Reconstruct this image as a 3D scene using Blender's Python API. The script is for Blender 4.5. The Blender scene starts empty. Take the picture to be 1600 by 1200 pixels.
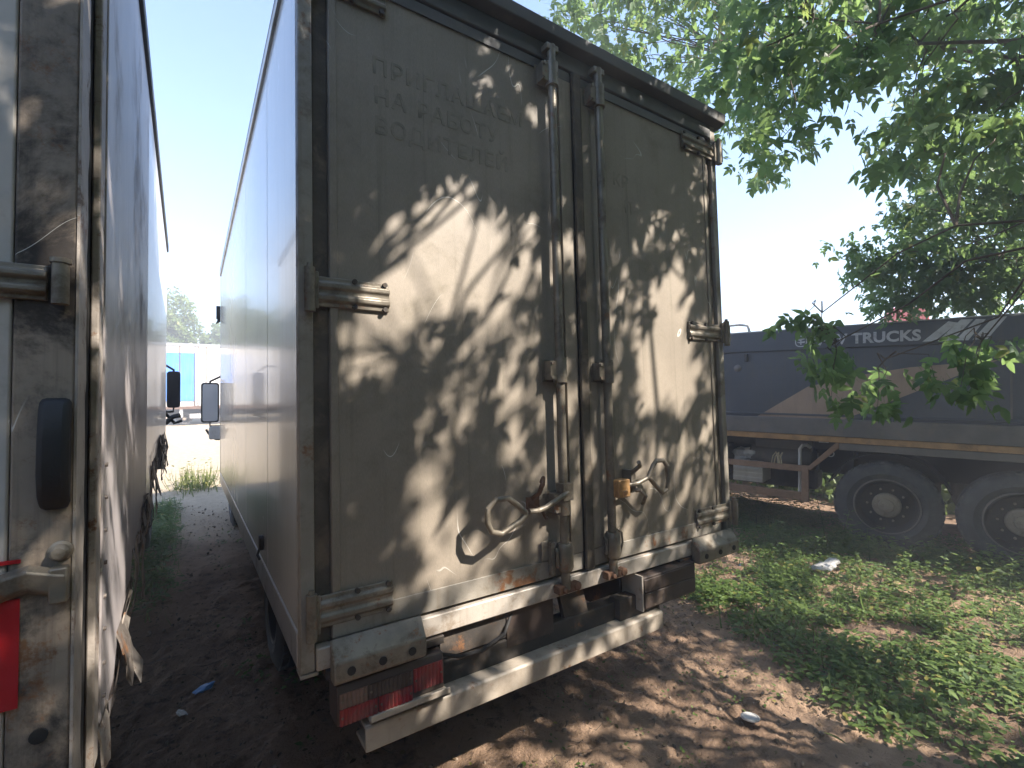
import bpy, bmesh, math, random
import numpy as np
from mathutils import Matrix, Vector

random.seed(7)
rng = np.random.default_rng(11)
S = bpy.context.scene
C = S.collection
R = math.radians

# ------------------------------------------------------------------ camera, world, sun, exposure
CAM = np.array([-0.300, -1.715, 1.737])
F_PX = 750.0
yaw, pitch, roll = R(33.794), R(2.452), R(-1.356)
cf = np.array([math.sin(yaw)*math.cos(pitch), math.cos(yaw)*math.cos(pitch), math.sin(pitch)])
cr = np.array([math.cos(yaw), -math.sin(yaw), 0.0])
cu = np.cross(cr, cf)
cr, cu = cr*math.cos(roll)+cu*math.sin(roll), -cr*math.sin(roll)+cu*math.cos(roll)
cam_d = bpy.data.cameras.new('camera')
cam = bpy.data.objects.new('camera', cam_d)
C.objects.link(cam)
cam_d.sensor_fit = 'HORIZONTAL'
cam_d.sensor_width = 36.0
cam_d.lens = 36.0*F_PX/1600.0
cam_d.clip_start = 0.03
cam_d.clip_end = 3000.0
cam.matrix_world = Matrix(((cr[0], cu[0], -cf[0], CAM[0]), (cr[1], cu[1], -cf[1], CAM[1]), (cr[2], cu[2], -cf[2], CAM[2]), (0, 0, 0, 1)))
S.camera = cam

GLARE_DENSITY = .013
SUN_EL, SUN_AZ = R(42), R(147)          # azimuth clockwise from +y
SUN = np.array([math.sin(SUN_AZ)*math.cos(SUN_EL), math.cos(SUN_AZ)*math.cos(SUN_EL), math.sin(SUN_EL)])
w = bpy.data.worlds.new('World')
S.world = w
w.use_nodes = True
wn = w.node_tree
bg = wn.nodes['Background']
sky = wn.nodes.new('ShaderNodeTexSky')
sky.sky_type = 'NISHITA'
sky.sun_disc = False
sky.sun_elevation = SUN_EL
sky.sun_rotation = SUN_AZ
sky.altitude = 100
sky.air_density = 1.0
sky.dust_density = 1.0
sky.ozone_density = 3.0
wn.links.new(sky.outputs[0], bg.inputs[0])
bg.inputs[1].default_value = 0.14
sl = bpy.data.lights.new('sun', 'SUN')
sl.energy = 5.0
sl.angle = R(0.53)
sl.color = (1.0, 0.92, 0.83)
so = bpy.data.objects.new('sun', sl)
C.objects.link(so)
so.rotation_euler = Vector(SUN).to_track_quat('Z', 'Y').to_euler()
so.location = (6, -10, 12)
S.view_settings.view_transform = 'Standard'
S.view_settings.look = 'None'
S.view_settings.exposure = 1.82
S.view_settings.gamma = 1.0
S.view_settings.use_curve_mapping = False
S.render.engine = 'CYCLES'
S.cycles.use_denoising = True
S.cycles.max_bounces = 8
S.cycles.transparent_max_bounces = 8
S.cycles.sample_clamp_indirect = 8.0


def project(P):
    d = np.asarray(P) - CAM
    z = d @ cf
    zz = np.where(z > 1e-3, z, 1e-3)
    return 800+F_PX*(d @ cr)/zz, 600-F_PX*(d @ cu)/zz, z


# ------------------------------------------------------------------ noise in numpy
def vnoise(x, y, seed=0):
    xi = np.floor(x).astype(np.int64); yi = np.floor(y).astype(np.int64)
    fx = x-xi; fy = y-yi
    fx = fx*fx*(3-2*fx); fy = fy*fy*(3-2*fy)

    def h(a, b):
        n = (a*374761393+b*668265263+seed*1442695041) & 0x7fffffff
        n = ((n ^ (n >> 13))*1274126177) & 0x7fffffff
        return ((n ^ (n >> 16)) & 0xffff)/65535.0
    return (h(xi, yi)*(1-fx)+h(xi+1, yi)*fx)*(1-fy)+(h(xi, yi+1)*(1-fx)+h(xi+1, yi+1)*fx)*fy


def fbm(x, y, oct=4, seed=0):
    s = 0; a = .5
    for i in range(oct):
        s = s+a*(vnoise(x*2**i, y*2**i, seed+i)-.5); a *= .5
    return s


def ground_h(x, y):
    x = np.asarray(x, float); y = np.asarray(y, float)
    z = .05*np.clip(y-2, 0, 60)-.004*np.clip(x-2, 0, 20)
    near = np.exp(-((x-1.5)/6)**2-((y-1)/7)**2)
    z = z+near*(.075*fbm(x*1.1+3, y*1.1, 3, 1)+.050*fbm(x*5, y*5, 3, 9)+.055*np.abs(fbm(x*11, y*11, 3, 4))*2+.022*fbm(x*31, y*31, 2, 6))
    z = z+.25*fbm(x*.12, y*.12, 2, 30)*(1-near)
    return z


# ------------------------------------------------------------------ materials
class NT:
    def __init__(s, m):
        s.t = m.node_tree; s.L = s.t.links

    def n(s, typ, ins=None, **props):
        nd = s.t.nodes.new(typ)
        for k, v in props.items():
            setattr(nd, k, v)
        for k, v in (ins or {}).items():
            if hasattr(v, 'links') or isinstance(v, bpy.types.NodeSocket):
                s.L.new(v, nd.inputs[k])
            else:
                nd.inputs[k].default_value = v
        return nd

    def noise(s, vec, scale, detail=4, rough=.6, mul=(1, 1, 1), off=(0, 0, 0), dist=0.0):
        mp = s.n('ShaderNodeMapping', {'Vector': vec, 'Scale': mul, 'Location': off})
        return s.n('ShaderNodeTexNoise', {'Vector': mp.outputs[0], 'Scale': scale, 'Detail': detail, 'Roughness': rough, 'Distortion': dist}).outputs[0]

    def ramp(s, fac, lo, hi, a=0.0, b=1.0):
        return s.n('ShaderNodeMapRange', {0: fac, 1: lo, 2: hi, 3: a, 4: b}, clamp=True, interpolation_type='SMOOTHSTEP').outputs[0]

    def mix(s, fac, a, b, blend='MIX'):
        m = s.n('ShaderNodeMix', data_type='RGBA', blend_type=blend)
        for k, v in ((0, fac), (6, a), (7, b)):
            if isinstance(v, bpy.types.NodeSocket):
                s.L.new(v, m.inputs[k])
            else:
                m.inputs[k].default_value = (*v, 1) if isinstance(v, tuple) and len(v) == 3 else v
        return m.outputs[2]

    def math(s, op, a, b=0.0):
        m = s.n('ShaderNodeMath', operation=op)
        for k, v in ((0, a), (1, b)):
            if isinstance(v, bpy.types.NodeSocket):
                s.L.new(v, m.inputs[k])
            else:
                m.inputs[k].default_value = v
        return m.outputs[0]


def mat(name, col, rough=.6, metal=0.0, var=.18, vs=3.0, grime=None, streak=None, rust=None, scratch=0.0, bump=.15, bs=70.0, coat=0.0, wave=0.0, spec=.5, grain=0.0, drip=None):
    """painted / metal / plastic surface with age: tone variation, grime patches, run-down streaks, rust, scratches"""
    m = bpy.data.materials.new(name); m.use_nodes = True
    t = NT(m); b = t.t.nodes['Principled BSDF']
    co = t.n('ShaderNodeTexCoord').outputs['Object']
    off = (random.random()*20, random.random()*20, random.random()*20)
    c = t.mix(t.ramp(t.noise(co, vs, 6, .65, off=off), .3, .7), tuple(v*(1-var) for v in col), tuple(min(1, v*(1+var)) for v in col))
    rgh = rough
    if streak:
        sc, amt = streak
        f = t.ramp(t.noise(co, 1.0, 5, .7, mul=(26, 26, .9), off=off), .48, .78, 0, amt)
        c = t.mix(f, c, sc)
    if drip:
        sc, amt = drip
        f = t.ramp(t.noise(co, 1.0, 3, .6, mul=(34, 34, .45), off=(off[1], off[2], off[0])), .62, .74, 0, amt)
        c = t.mix(f, c, sc)
    if grime:
        gc, lo, hi, gs = grime
        f = t.ramp(t.noise(co, gs, 9, .72, off=off, dist=.3), lo, hi)
        c = t.mix(f, c, gc)
        rgh = t.math('ADD', t.math('MULTIPLY', f, min(.9, rough+.35)-rough), rough)
    if grain:
        f = t.ramp(t.noise(co, 1.0, 3, .6, mul=(700, 700, 60)), .3, .7, 1-grain, 1+grain)
        c = t.mix(1.0, c, t.n('ShaderNodeCombineColor', {0: f, 1: f, 2: f}).outputs[0], 'MULTIPLY')
    if scratch:
        nz = t.noise(co, 2.3, 1, .5, mul=(1, 1, .5), off=(off[1], off[0], 3), dist=1.4)
        ln = t.math('LESS_THAN', t.math('ABSOLUTE', t.math('SUBTRACT', nz, .5)), .0016)
        msk = t.ramp(t.noise(co, 3.1, 2, .5, off=off), .55, .62, 0, scratch)
        c = t.mix(t.math('MULTIPLY', ln, msk), c, (.62, .60, .54))
    mt = metal
    if rust:
        amt, rs = rust
        f = t.ramp(t.noise(co, rs, 10, .75, off=(off[2], off[1], off[0])), .62-amt*.25, .70-amt*.22)
        rc = t.mix(t.noise(co, rs*6, 4), (.10, .045, .02), (.26, .125, .055))
        c = t.mix(f, c, rc)
        if metal:
            mt = t.math('SUBTRACT', metal, t.math('MULTIPLY', f, metal))
    for k, v in (('Base Color', c), ('Roughness', rgh), ('Metallic', mt)):
        if isinstance(v, bpy.types.NodeSocket):
            t.L.new(v, b.inputs[k])
        else:
            b.inputs[k].default_value = v
    b.inputs['Specular IOR Level'].default_value = spec
    b.inputs['Coat Weight'].default_value = coat
    b.inputs['Coat Roughness'].default_value = .04
    nrm = None
    if wave:
        h = t.noise(co, 1.3, 2, .5)
        bn = t.n('ShaderNodeBump', {'Strength': wave, 'Distance': .05, 'Height': h}); nrm = bn.outputs[0]
    if bump:
        h = t.noise(co, bs, 5, .6)
        ins = {'Strength': bump, 'Distance': .004, 'Height': h}
        if nrm:
            ins['Normal'] = nrm
        nrm = t.n('ShaderNodeBump', ins).outputs[0]
    if nrm:
        t.L.new(nrm, b.inputs['Normal'])
        if coat and wave:
            pass
    return m


def leaf_mat(name, dark, light, trans=.35, rough=.5):
    m = bpy.data.materials.new(name); m.use_nodes = True
    t = NT(m); b = t.t.nodes['Principled BSDF']; out = t.t.nodes['Material Output']
    at = t.n('ShaderNodeAttribute', attribute_name='tint').outputs['Fac']
    oi = t.n('ShaderNodeObjectInfo').outputs['Random']
    f = t.math('FRACT', t.math('ADD', at, t.math('MULTIPLY', oi, .73)))
    c = t.mix(f, dark, light)
    c = t.mix(t.math('GREATER_THAN', f, .965), c, (.22, .20, .05))
    t.L.new(c, b.inputs['Base Color'])
    b.inputs['Roughness'].default_value = rough
    b.inputs['Specular IOR Level'].default_value = .35
    tr = t.n('ShaderNodeBsdfTranslucent', {'Color': t.mix(.55, c, (.30, .44, .13))})
    mx = t.n('ShaderNodeMixShader', {0: trans})
    t.L.new(b.outputs[0], mx.inputs[1]); t.L.new(tr.outputs[0], mx.inputs[2]); t.L.new(mx.outputs[0], out.inputs[0])
    return m


def soil_mat():
    m = bpy.data.materials.new('soil'); m.use_nodes = True
    t = NT(m); b = t.t.nodes['Principled BSDF']
    co = t.n('ShaderNodeTexCoord').outputs['Object']
    sep = t.n('ShaderNodeSeparateXYZ', {0: co})
    n1 = t.noise(co, 1.1, 6, .62)
    n2 = t.noise(co, 9, 8, .7)
    n3 = t.noise(co, 70, 5, .7)
    c = t.mix(t.ramp(n1, .35, .68), (.24, .158, .105), (.41, .28, .188))
    c = t.mix(t.ramp(n2, .48, .68, 0, .8), c, (.085, .058, .04))
    c = t.mix(t.ramp(n3, .58, .75, 0, .6), c, (.34, .25, .17))
    sandy = t.ramp(t.math('ADD', sep.outputs[1], t.math('MULTIPLY', n1, 3)), 5.5, 9.5)
    sand = t.mix(t.ramp(n2, .35, .7), (.42, .34, .24), (.54, .45, .33))
    c = t.mix(sandy, c, sand)
    t.L.new(c, b.inputs['Base Color'])
    b.inputs['Roughness'].default_value = .95
    b.inputs['Specular IOR Level'].default_value = .2
    h = t.math('ADD', t.math('MULTIPLY', t.noise(co, 28, 8, .72), 1.0), t.math('MULTIPLY', n3, .5))
    bn = t.n('ShaderNodeBump', {'Strength': 1.0, 'Distance': .035, 'Height': h})
    t.L.new(bn.outputs[0], b.inputs['Normal'])
    return m


GR = (.10, .085, .06)
MT = {}
MT['panel'] = mat('dirty_white_door', (.258, .219, .172), .55, var=.10, vs=2.2, grime=((.158, .136, .096), .48, .84, 3.5), streak=((.158, .136, .096), .6), drip=((.115, .093, .068), .55), scratch=.8, bump=.10, bs=120, grain=.12)
MT['ghost'] = mat('ghost_lettering', (.208, .18, .136), .6, var=.2, vs=20, grime=((.26, .222, .172), .42, .62, 14), bump=.05)
MT['post'] = mat('weathered_paint', (.27, .245, .205), .5, var=.15, vs=5, grime=((.15, .125, .09), .48, .72, 6), streak=((.16, .12, .08), .6), rust=(.22, 5), bump=.2)
MT['seal'] = mat('rubber_seal', (.075, .062, .045), .75, var=.3, vs=8, grime=((.17, .13, .09), .48, .7, 9), bump=.3)
MT['dark_header'] = mat('dark_roof_edge', (.085, .085, .085), .55, var=.2, grime=((.17, .15, .12), .55, .75, 6), bump=.15)
MT['side'] = mat('glossy_side_panel', (.50, .475, .435), .21, var=.04, vs=1.2, streak=((.30, .27, .23), .25), scratch=1.0, bump=.0, coat=.25, wave=.06)
MT['rail'] = mat('aluminium_rail', (.42, .41, .40), .35, .6, var=.1, grime=((.22, .2, .17), .5, .8, 5), bump=.1)
MT['sill'] = mat('worn_sill', (.40, .36, .31), .42, .1, var=.12, vs=6, grime=((.24, .19, .14), .52, .72, 8), streak=((.25, .2, .15), .5), rust=(.12, 9), bump=.15)
MT['steel'] = mat('dirty_steel', (.225, .20, .16), .5, .35, var=.2, vs=8, grime=((.12, .095, .065), .47, .7, 14), rust=(.25, 14), bump=.3)
MT['zinc'] = mat('zinc_bar', (.195, .17, .132), .42, .35, var=.2, vs=8, grime=((.12, .098, .07), .45, .68, 10), rust=(.2, 12), bump=.2)
MT['darksteel'] = mat('dark_frame', (.055, .047, .04), .7, .1, var=.3, vs=4, grime=((.12, .09, .065), .5, .72, 6), rust=(.2, 8), bump=.3)
MT['bumper'] = mat('bumper_paint', (.33, .285, .23), .55, var=.16, vs=5, grime=((.20, .16, .115), .50, .74, 7), streak=((.2, .15, .1), .4), rust=(.15, 8), scratch=.5, bump=.2)
MT['redlens'] = mat('red_lens', (.27, .026, .028), .4, var=.2, vs=8, grime=((.19, .085, .07), .42, .68, 12), bump=.1)
MT['clearlens'] = mat('clear_lens', (.20, .125, .10), .35, var=.2, vs=9, grime=((.15, .11, .08), .45, .7, 14), bump=.1)
MT['lampbrown'] = mat('dusty_shaded_lamp_housing', (.065, .046, .037), .6, var=.2, grime=((.15, .115, .085), .5, .75, 9), bump=.15)  # brown darkened to carry the shade on the right-hand lamp
MT['rust'] = mat('rusty_metal', (.15, .08, .048), .85, .1, var=.4, vs=18, grime=((.09, .055, .035), .45, .68, 20), bump=.5)
MT['brass'] = mat('old_lock', (.42, .24, .10), .5, .3, var=.3, vs=20, rust=(.3, 20), bump=.3)
MT['rubber'] = mat('black_rubber', (.014, .013, .013), .6, var=.3, vs=6, grime=((.045, .036, .03), .55, .8, 9), bump=.25)
MT['tyre'] = mat('tyre_rubber', (.058, .058, .061), .8, var=.25, vs=5, grime=((.125, .112, .10), .46, .72, 5), bump=.3)
MT['rim'] = mat('dark_rim', (.03, .026, .024), .65, .1, var=.3, grime=((.09, .07, .05), .5, .72, 8), bump=.2)
MT['hub'] = mat('dusty_hub', (.33, .27, .215), .7, .1, var=.2, grime=((.17, .13, .1), .48, .7, 12), bump=.3)
MT['leftpost'] = mat('peeling_post', (.26, .21, .16), .6, .0, var=.25, vs=4, grime=((.045, .038, .033), .42, .58, 3.6), streak=((.06, .045, .035), .7), rust=(.22, 7), scratch=.8, bump=.5, bs=45)
MT['leftdoor'] = mat('left_truck_door', (.48, .45, .41), .5, var=.08, grime=((.28, .25, .2), .5, .8, 4), bump=.08)
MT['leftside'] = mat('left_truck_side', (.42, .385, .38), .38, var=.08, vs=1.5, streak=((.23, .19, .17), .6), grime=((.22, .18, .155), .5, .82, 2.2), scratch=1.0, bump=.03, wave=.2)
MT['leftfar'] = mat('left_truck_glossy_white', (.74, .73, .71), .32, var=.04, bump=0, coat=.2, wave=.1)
MT['edge'] = mat('peeled_edge', (.36, .315, .27), .5, var=.2, vs=9, grime=((.16, .11, .08), .55, .66, 12), rust=(.2, 12), bump=.5)
MT['torn'] = mat('torn_sheet_metal', (.22, .19, .165), .5, .4, var=.3, vs=7, grime=((.09, .07, .055), .45, .65, 10), rust=(.3, 9), bump=.4)
MT['redtape'] = mat('red_reflective_tape', (.40, .014, .018), .35, var=.12, vs=7, grime=((.34, .03, .03), .58, .75, 8), bump=.15, bs=200)
MT['slate'] = mat('slate_blue_paint', (.085, .088, .102), .5, var=.12, vs=2, streak=((.125, .108, .09), .6), grime=((.13, .12, .105), .52, .8, 2.5), bump=.1)
MT['tan'] = mat('tan_paint', (.36, .25, .18), .55, var=.1, streak=((.2, .15, .12), .4), bump=.08)
MT['print'] = mat('white_print', (.52, .51, .52), .55, var=.12, vs=8, grime=((.34, .32, .31), .5, .7, 12), bump=.05)
MT['dumprail'] = mat('dusty_grey_rail', (.155, .135, .125), .6, var=.15, grime=((.22, .175, .14), .48, .75, 4), bump=.15)
MT['orange'] = mat('faded_orange', (.42, .235, .10), .6, var=.2, vs=6, grime=((.2, .125, .075), .5, .72, 8), rust=(.15, 9), bump=.2)
MT['guard'] = mat('brown_guard_paint', (.28, .165, .105), .6, var=.2, vs=5, grime=((.17, .105, .07), .48, .7, 7), rust=(.2, 8), bump=.2)
MT['dark'] = mat('dark_interior', (.022, .02, .018), .85, var=.2, bump=.1)
MT['tank'] = mat('grey_tank', (.10, .088, .078), .6, .1, var=.2, grime=((.16, .125, .1), .5, .72, 6), bump=.15)
MT['white'] = mat('white_paint', (.72, .71, .69), .4, var=.06, grime=((.5, .47, .42), .55, .8, 4), bump=.04)
MT['blue'] = mat('blue_paint', (.045, .20, .62), .45, var=.2, vs=.9, grime=((.50, .50, .50), .56, .74, .7), streak=((.4, .42, .45), .5), bump=.05)
MT['greypanel'] = mat('pale_grey_panel', (.52, .50, .47), .5, var=.1, streak=((.34, .29, .24), .6), grime=((.4, .35, .3), .5, .8, 1.4), bump=.06)
MT['redpaint'] = mat('red_cab_paint', (.50, .05, .045), .4, var=.1, bump=.04)
MT['glass'] = mat('window_glass', (.02, .025, .03), .05, var=.05, bump=0, spec=.8)
MT['mirror'] = mat('mirror_glass', (.72, .73, .74), .45, .25, var=.05, bump=0)  # pale reflection put into the diffuse colour
MT['bark'] = mat('bark', (.11, .085, .062), .9, var=.35, vs=9, streak=((.05, .04, .03), .7), bump=.9, bs=40)
MT['leaf'] = leaf_mat('maple_leaf', (.055, .105, .048), (.120, .185, .075), .58)
MT['farleaf'] = leaf_mat('far_leaf', (.07, .115, .03), (.16, .20, .055), .3)
MT['weed'] = leaf_mat('weed_leaf', (.036, .072, .018), (.125, .185, .042), .35, .6)
MT['drygrass'] = leaf_mat('yellowish_grass', (.10, .12, .03), (.21, .21, .07), .3, .6)
MT['litter'] = leaf_mat('dead_leaf', (.055, .035, .02), (.17, .115, .065), .1, .8)
MT['stone'] = mat('small_stone', (.19, .145, .105), .9, var=.4, vs=30, bump=.4)
MT['plastic'] = mat('white_plastic', (.44, .43, .41), .4, var=.14, vs=12, grime=((.4, .36, .3), .55, .75, 14), bump=.1)
MT['bluescrap'] = mat('blue_plastic', (.10, .26, .55), .4, var=.2, bump=.1)
MT['rope'] = mat('pale_rope', (.40, .32, .20), .8, var=.25, vs=30, bump=.5, bs=150)
MT['soil'] = soil_mat()


# ------------------------------------------------------------------ mesh helpers
class MB:
    def __init__(s):
        s.v = []; s.f = []

    def add(s, vs, fs):
        o = len(s.v); s.v += [tuple(map(float, p)) for p in vs]; s.f += [[i+o for i in f] for f in fs]; return s

    def box(s, x0, x1, y0, y1, z0, z1):
        return s.add([(x0, y0, z0), (x1, y0, z0), (x1, y1, z0), (x0, y1, z0), (x0, y0, z1), (x1, y0, z1), (x1, y1, z1), (x0, y1, z1)],
                     [(0, 3, 2, 1), (4, 5, 6, 7), (0, 1, 5, 4), (1, 2, 6, 5), (2, 3, 7, 6), (3, 0, 4, 7)])

    def prism(s, poly, axis, a, b):
        """extrude a 2d polygon along axis from a to b; poly is in the other two axes in x,y,z order"""
        def p(u, v, t):
            q = [u, v]; q.insert(axis, t); return q
        n = len(poly)
        vs = [p(u, v, a) for u, v in poly]+[p(u, v, b) for u, v in poly]
        fs = [list(range(n))[::-1], list(range(n, 2*n))]+[(i, (i+1) % n, n+(i+1) % n, n+i) for i in range(n)]
        return s.add(vs, fs)

    def tube(s, pts, r, n=10, caps=True, closed=False):
        pts = [Vector(p) for p in pts]
        rs = r if isinstance(r, (list, tuple)) else [r]*len(pts)
        m = len(pts); rings = []
        up = None
        for i, p in enumerate(pts):
            if closed:
                t = (pts[(i+1) % m]-pts[i-1]).normalized()
            else:
                t = (pts[min(i+1, m-1)]-pts[max(i-1, 0)]).normalized()
            if up is None:
                up = t.orthogonal().normalized()
            up = (up-t*up.dot(t)).normalized()
            b = t.cross(up)
            rings.append([p+(up*math.cos(a)+b*math.sin(a))*rs[i] for a in (2*math.pi*k/n for k in range(n))])
        vs = [q for rg in rings for q in rg]; fs = []
        for i in range(m if closed else m-1):
            j = (i+1) % m
            for k in range(n):
                fs.append((i*n+k, i*n+(k+1) % n, j*n+(k+1) % n, j*n+k))
        if caps and not closed:
            fs += [list(range(n))[::-1], [(m-1)*n+k for k in range(n)]]
        return s.add(vs, fs)

    def cyl(s, c, axis, r, h, n=16):
        d = Vector((0, 0, 0)); d[axis] = h/2
        c = Vector(c)
        return s.tube([c-d, c+d], r, n)

    def lathe(s, prof, c, n=32, axis=0):
        """profile of (radius, position along the axis) turned about the axis"""
        vs = []; m = len(prof)
        for k in range(n):
            a = 2*math.pi*k/n
            for r, h in prof:
                q = [r*math.cos(a), r*math.sin(a)]; q.insert(axis, h)
                vs.append((q[0]+c[0], q[1]+c[1], q[2]+c[2]))
        fs = [(k*m+i, k*m+i+1, ((k+1) % n)*m+i+1, ((k+1) % n)*m+i) for k in range(n) for i in range(m-1)]
        return s.add(vs, fs)

    def build(s, name, m, parent=None, bevel=0.0, smooth=False):
        me = bpy.data.meshes.new(name)
        me.from_pydata(s.v, [], s.f)
        bm = bmesh.new(); bm.from_mesh(me)
        bmesh.ops.recalc_face_normals(bm, faces=bm.faces)
        bm.to_mesh(me); bm.free()
        me.materials.append(MT[m] if isinstance(m, str) else m)
        o = bpy.data.objects.new(name, me); C.objects.link(o)
        if parent:
            o.parent = parent
        if smooth or bevel:
            me.polygons.foreach_set('use_smooth', [True]*len(me.polygons))
            me.set_sharp_from_angle(angle=R(38))
        if bevel:
            b = o.modifiers.new('bevel', 'BEVEL'); b.width = bevel; b.segments = 2; b.limit_method = 'ANGLE'; b.angle_limit = R(40)
            b.harden_normals = False
        return o


def arc(cx, cy, r, a0, a1, n):
    return [(cx+r*math.cos(R(a0+(a1-a0)*i/n)), cy+r*math.sin(R(a0+(a1-a0)*i/n))) for i in range(n+1)]


def rrect(x0, x1, y0, y1, r, n=4):
    return arc(x1-r, y1-r, r, 0, 90, n)+arc(x0+r, y1-r, r, 90, 180, n)+arc(x0+r, y0+r, r, 180, 270, n)+arc(x1-r, y0+r, r, 270, 360, n)


def tag(o, label, cat, group=None, kind=None):
    o['label'] = label; o['category'] = cat
    if group:
        o['group'] = group
    if kind:
        o['kind'] = kind
    return o


def thing(name, label, cat, loc=(0, 0, 0), rot=(0, 0, 0), group=None):
    o = bpy.data.objects.new(name, None); C.objects.link(o)
    o.location = loc; o.rotation_euler = rot; o.empty_display_size = .2
    return tag(o, label, cat, group)


def dup(o, parent, loc=None):
    c = o.copy(); C.objects.link(c); c.parent = parent
    if loc:
        c.location = loc
    for ch in list(o.children):
        dup(ch, c)
    return c


def text_part(name, body, size, m, parent, matrix, ext=.0012, bold=0.0, spacing=1.0):
    cu_ = bpy.data.curves.new(name, 'FONT')
    cu_.body = body; cu_.size = size; cu_.extrude = ext; cu_.offset = bold; cu_.space_character = spacing; cu_.resolution_u = 3
    tmp = bpy.data.objects.new(name+'_curve', cu_); C.objects.link(tmp)
    dg = bpy.context.evaluated_depsgraph_get(); dg.update()
    me = bpy.data.meshes.new_from_object(tmp.evaluated_get(dg))
    bpy.data.objects.remove(tmp)
    me.name = name
    me.materials.clear(); me.materials.append(MT[m])
    o = bpy.data.objects.new(name, me); C.objects.link(o)
    o.parent = parent; o.matrix_local = matrix
    return o


def scatter(name, pos, dirs, nrm, size, tv, tf, m, parent=None, tint=None):
    """many small leaves / stones as one mesh: template tv (x width, y length, z normal), faces tf"""
    pos = np.asarray(pos, float); dirs = np.asarray(dirs, float); nrm = np.asarray(nrm, float)
    N = len(pos)
    d = dirs/np.linalg.norm(dirs, axis=1)[:, None]
    z = nrm-(nrm*d).sum(1)[:, None]*d
    z /= np.linalg.norm(z, axis=1)[:, None]+1e-9
    x = np.cross(d, z)
    tv = np.asarray(tv, float)
    size = np.asarray(size, float)
    V = pos[:, None, :]+size[:, None, None]*(tv[None, :, 0, None]*x[:, None, :]+tv[None, :, 1, None]*d[:, None, :]+tv[None, :, 2, None]*z[:, None, :])
    nv = len(tv)
    flat = []; starts = []; tot = []
    s = 0
    for f in tf:
        starts.append(s); tot.append(len(f)); flat += list(f); s += len(f)
    flat = np.array(flat); starts = np.array(starts); tot = np.array(tot)
    L = (flat[None, :]+(np.arange(N)*nv)[:, None]).ravel()
    ST = (starts[None, :]+(np.arange(N)*s)[:, None]).ravel()
    me = bpy.data.meshes.new(name)
    me.vertices.add(N*nv); me.vertices.foreach_set('co', V.ravel())
    me.loops.add(len(L)); me.loops.foreach_set('vertex_index', L.astype(np.int32))
    me.polygons.add(len(ST)); me.polygons.foreach_set('loop_start', ST.astype(np.int32))
    me.update(calc_edges=True)
    a = me.attributes.new('tint', 'FLOAT', 'POINT')
    if tint is None:
        tint = rng.random(N)
    a.data.foreach_set('value', np.repeat(tint, nv).astype(np.float32))
    me.materials.append(MT[m])
    me.polygons.foreach_set('use_smooth', [True]*len(me.polygons))
    o = bpy.data.objects.new(name, me); C.objects.link(o)
    if parent:
        o.parent = parent
    return o


def leaflet(l, w, bx=0, by=0, ang=0, droop=.12):
    pts = [(0, 0, 0), (.34*w, .18*l, .03*l), (.5*w, .42*l, .03*l), (.30*w, .72*l, -.02*l), (0, l, -droop*l),
           (-.30*w, .72*l, -.02*l), (-.5*w, .42*l, .03*l), (-.34*w, .18*l, .03*l), (0, .45*l, -.03*l)]
    ca, sa = math.cos(ang), math.sin(ang)
    return [(bx+x*ca+y*sa, by-x*sa+y*ca, z) for x, y, z in pts], [(0, 8, 2, 1), (8, 4, 3, 2), (0, 7, 6, 8), (8, 6, 5, 4)]


def compound(spec):
    vs = []; fs = []
    for a in spec:
        v, f = leaflet(*a); o = len(vs); vs += v; fs += [tuple(i+o for i in q) for q in f]
    o = len(vs)
    vs += [(-.012, -.45, 0), (.012, -.45, 0), (.008, .5, 0), (-.008, .5, 0)]; fs.append((o, o+1, o+2, o+3))
    return vs, fs


LEAF_A = compound([(1.0, .52, 0, .42, 0), (.85, .44, 0, .25, 1.0), (.85, .44, 0, .25, -1.0)])
LEAF_B = compound([(1.0, .5, 0, .5, 0.1), (.8, .42, 0, .35, .95), (.85, .42, 0, .33, -.9), (.7, .38, 0, 0, 1.2), (.7, .38, 0, .02, -1.25)])
LEAF_C = compound([(1.1, .6, 0, .2, 0), (.7, .4, 0, .1, 1.1)])
ONE_LEAF = leaflet(1.0, .55)
BLADE = ([(-.5, 0, 0), (.5, 0, 0), (.36, .5, .03), (-.36, .5, .03), (0, 1, -.12)], [(0, 1, 2, 3), (3, 2, 4)])


# ------------------------------------------------------------------ ground: one sheet to the horizon
def axis_pts(a, b, step, lo, hi, g=1.14):
    core = list(np.arange(a, b, step))
    s = step; v = b; up = []
    while v < hi:
        up.append(v); s *= g; v += s
    up.append(hi)
    s = step; v = a; dn = []
    while v > lo:
        s *= g; v -= s; dn.append(v)
    return np.array(dn[::-1]+core+up)


gx = axis_pts(-1.3, 4.6, .022, -500, 500)
gy = axis_pts(-1.0, 3.6, .022, -300, 900)
XX, YY = np.meshgrid(gx, gy)
ZZ = ground_h(XX, YY)
me = bpy.data.meshes.new('ground')
nx, ny = len(gx), len(gy)
ii = (np.arange(ny-1)[:, None]*nx+np.arange(nx-1)[None, :]).ravel()
quads = np.stack([ii, ii+1, ii+nx+1, ii+nx], 1)
me.vertices.add(nx*ny); me.vertices.foreach_set('co', np.stack([XX, YY, ZZ], -1).ravel())
me.loops.add(quads.size); me.loops.foreach_set('vertex_index', quads.ravel().astype(np.int32))
me.polygons.add(len(quads)); me.polygons.foreach_set('loop_start', (np.arange(len(quads))*4).astype(np.int32))
me.update(calc_edges=True)
me.polygons.foreach_set('use_smooth', [True]*len(quads))
me.materials.append(MT['soil'])
ground = bpy.data.objects.new('ground', me); C.objects.link(ground); ground['kind'] = 'structure'
tag(ground, 'bare brown soil yard rising to pale sunlit sand', 'ground', kind='structure')


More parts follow.
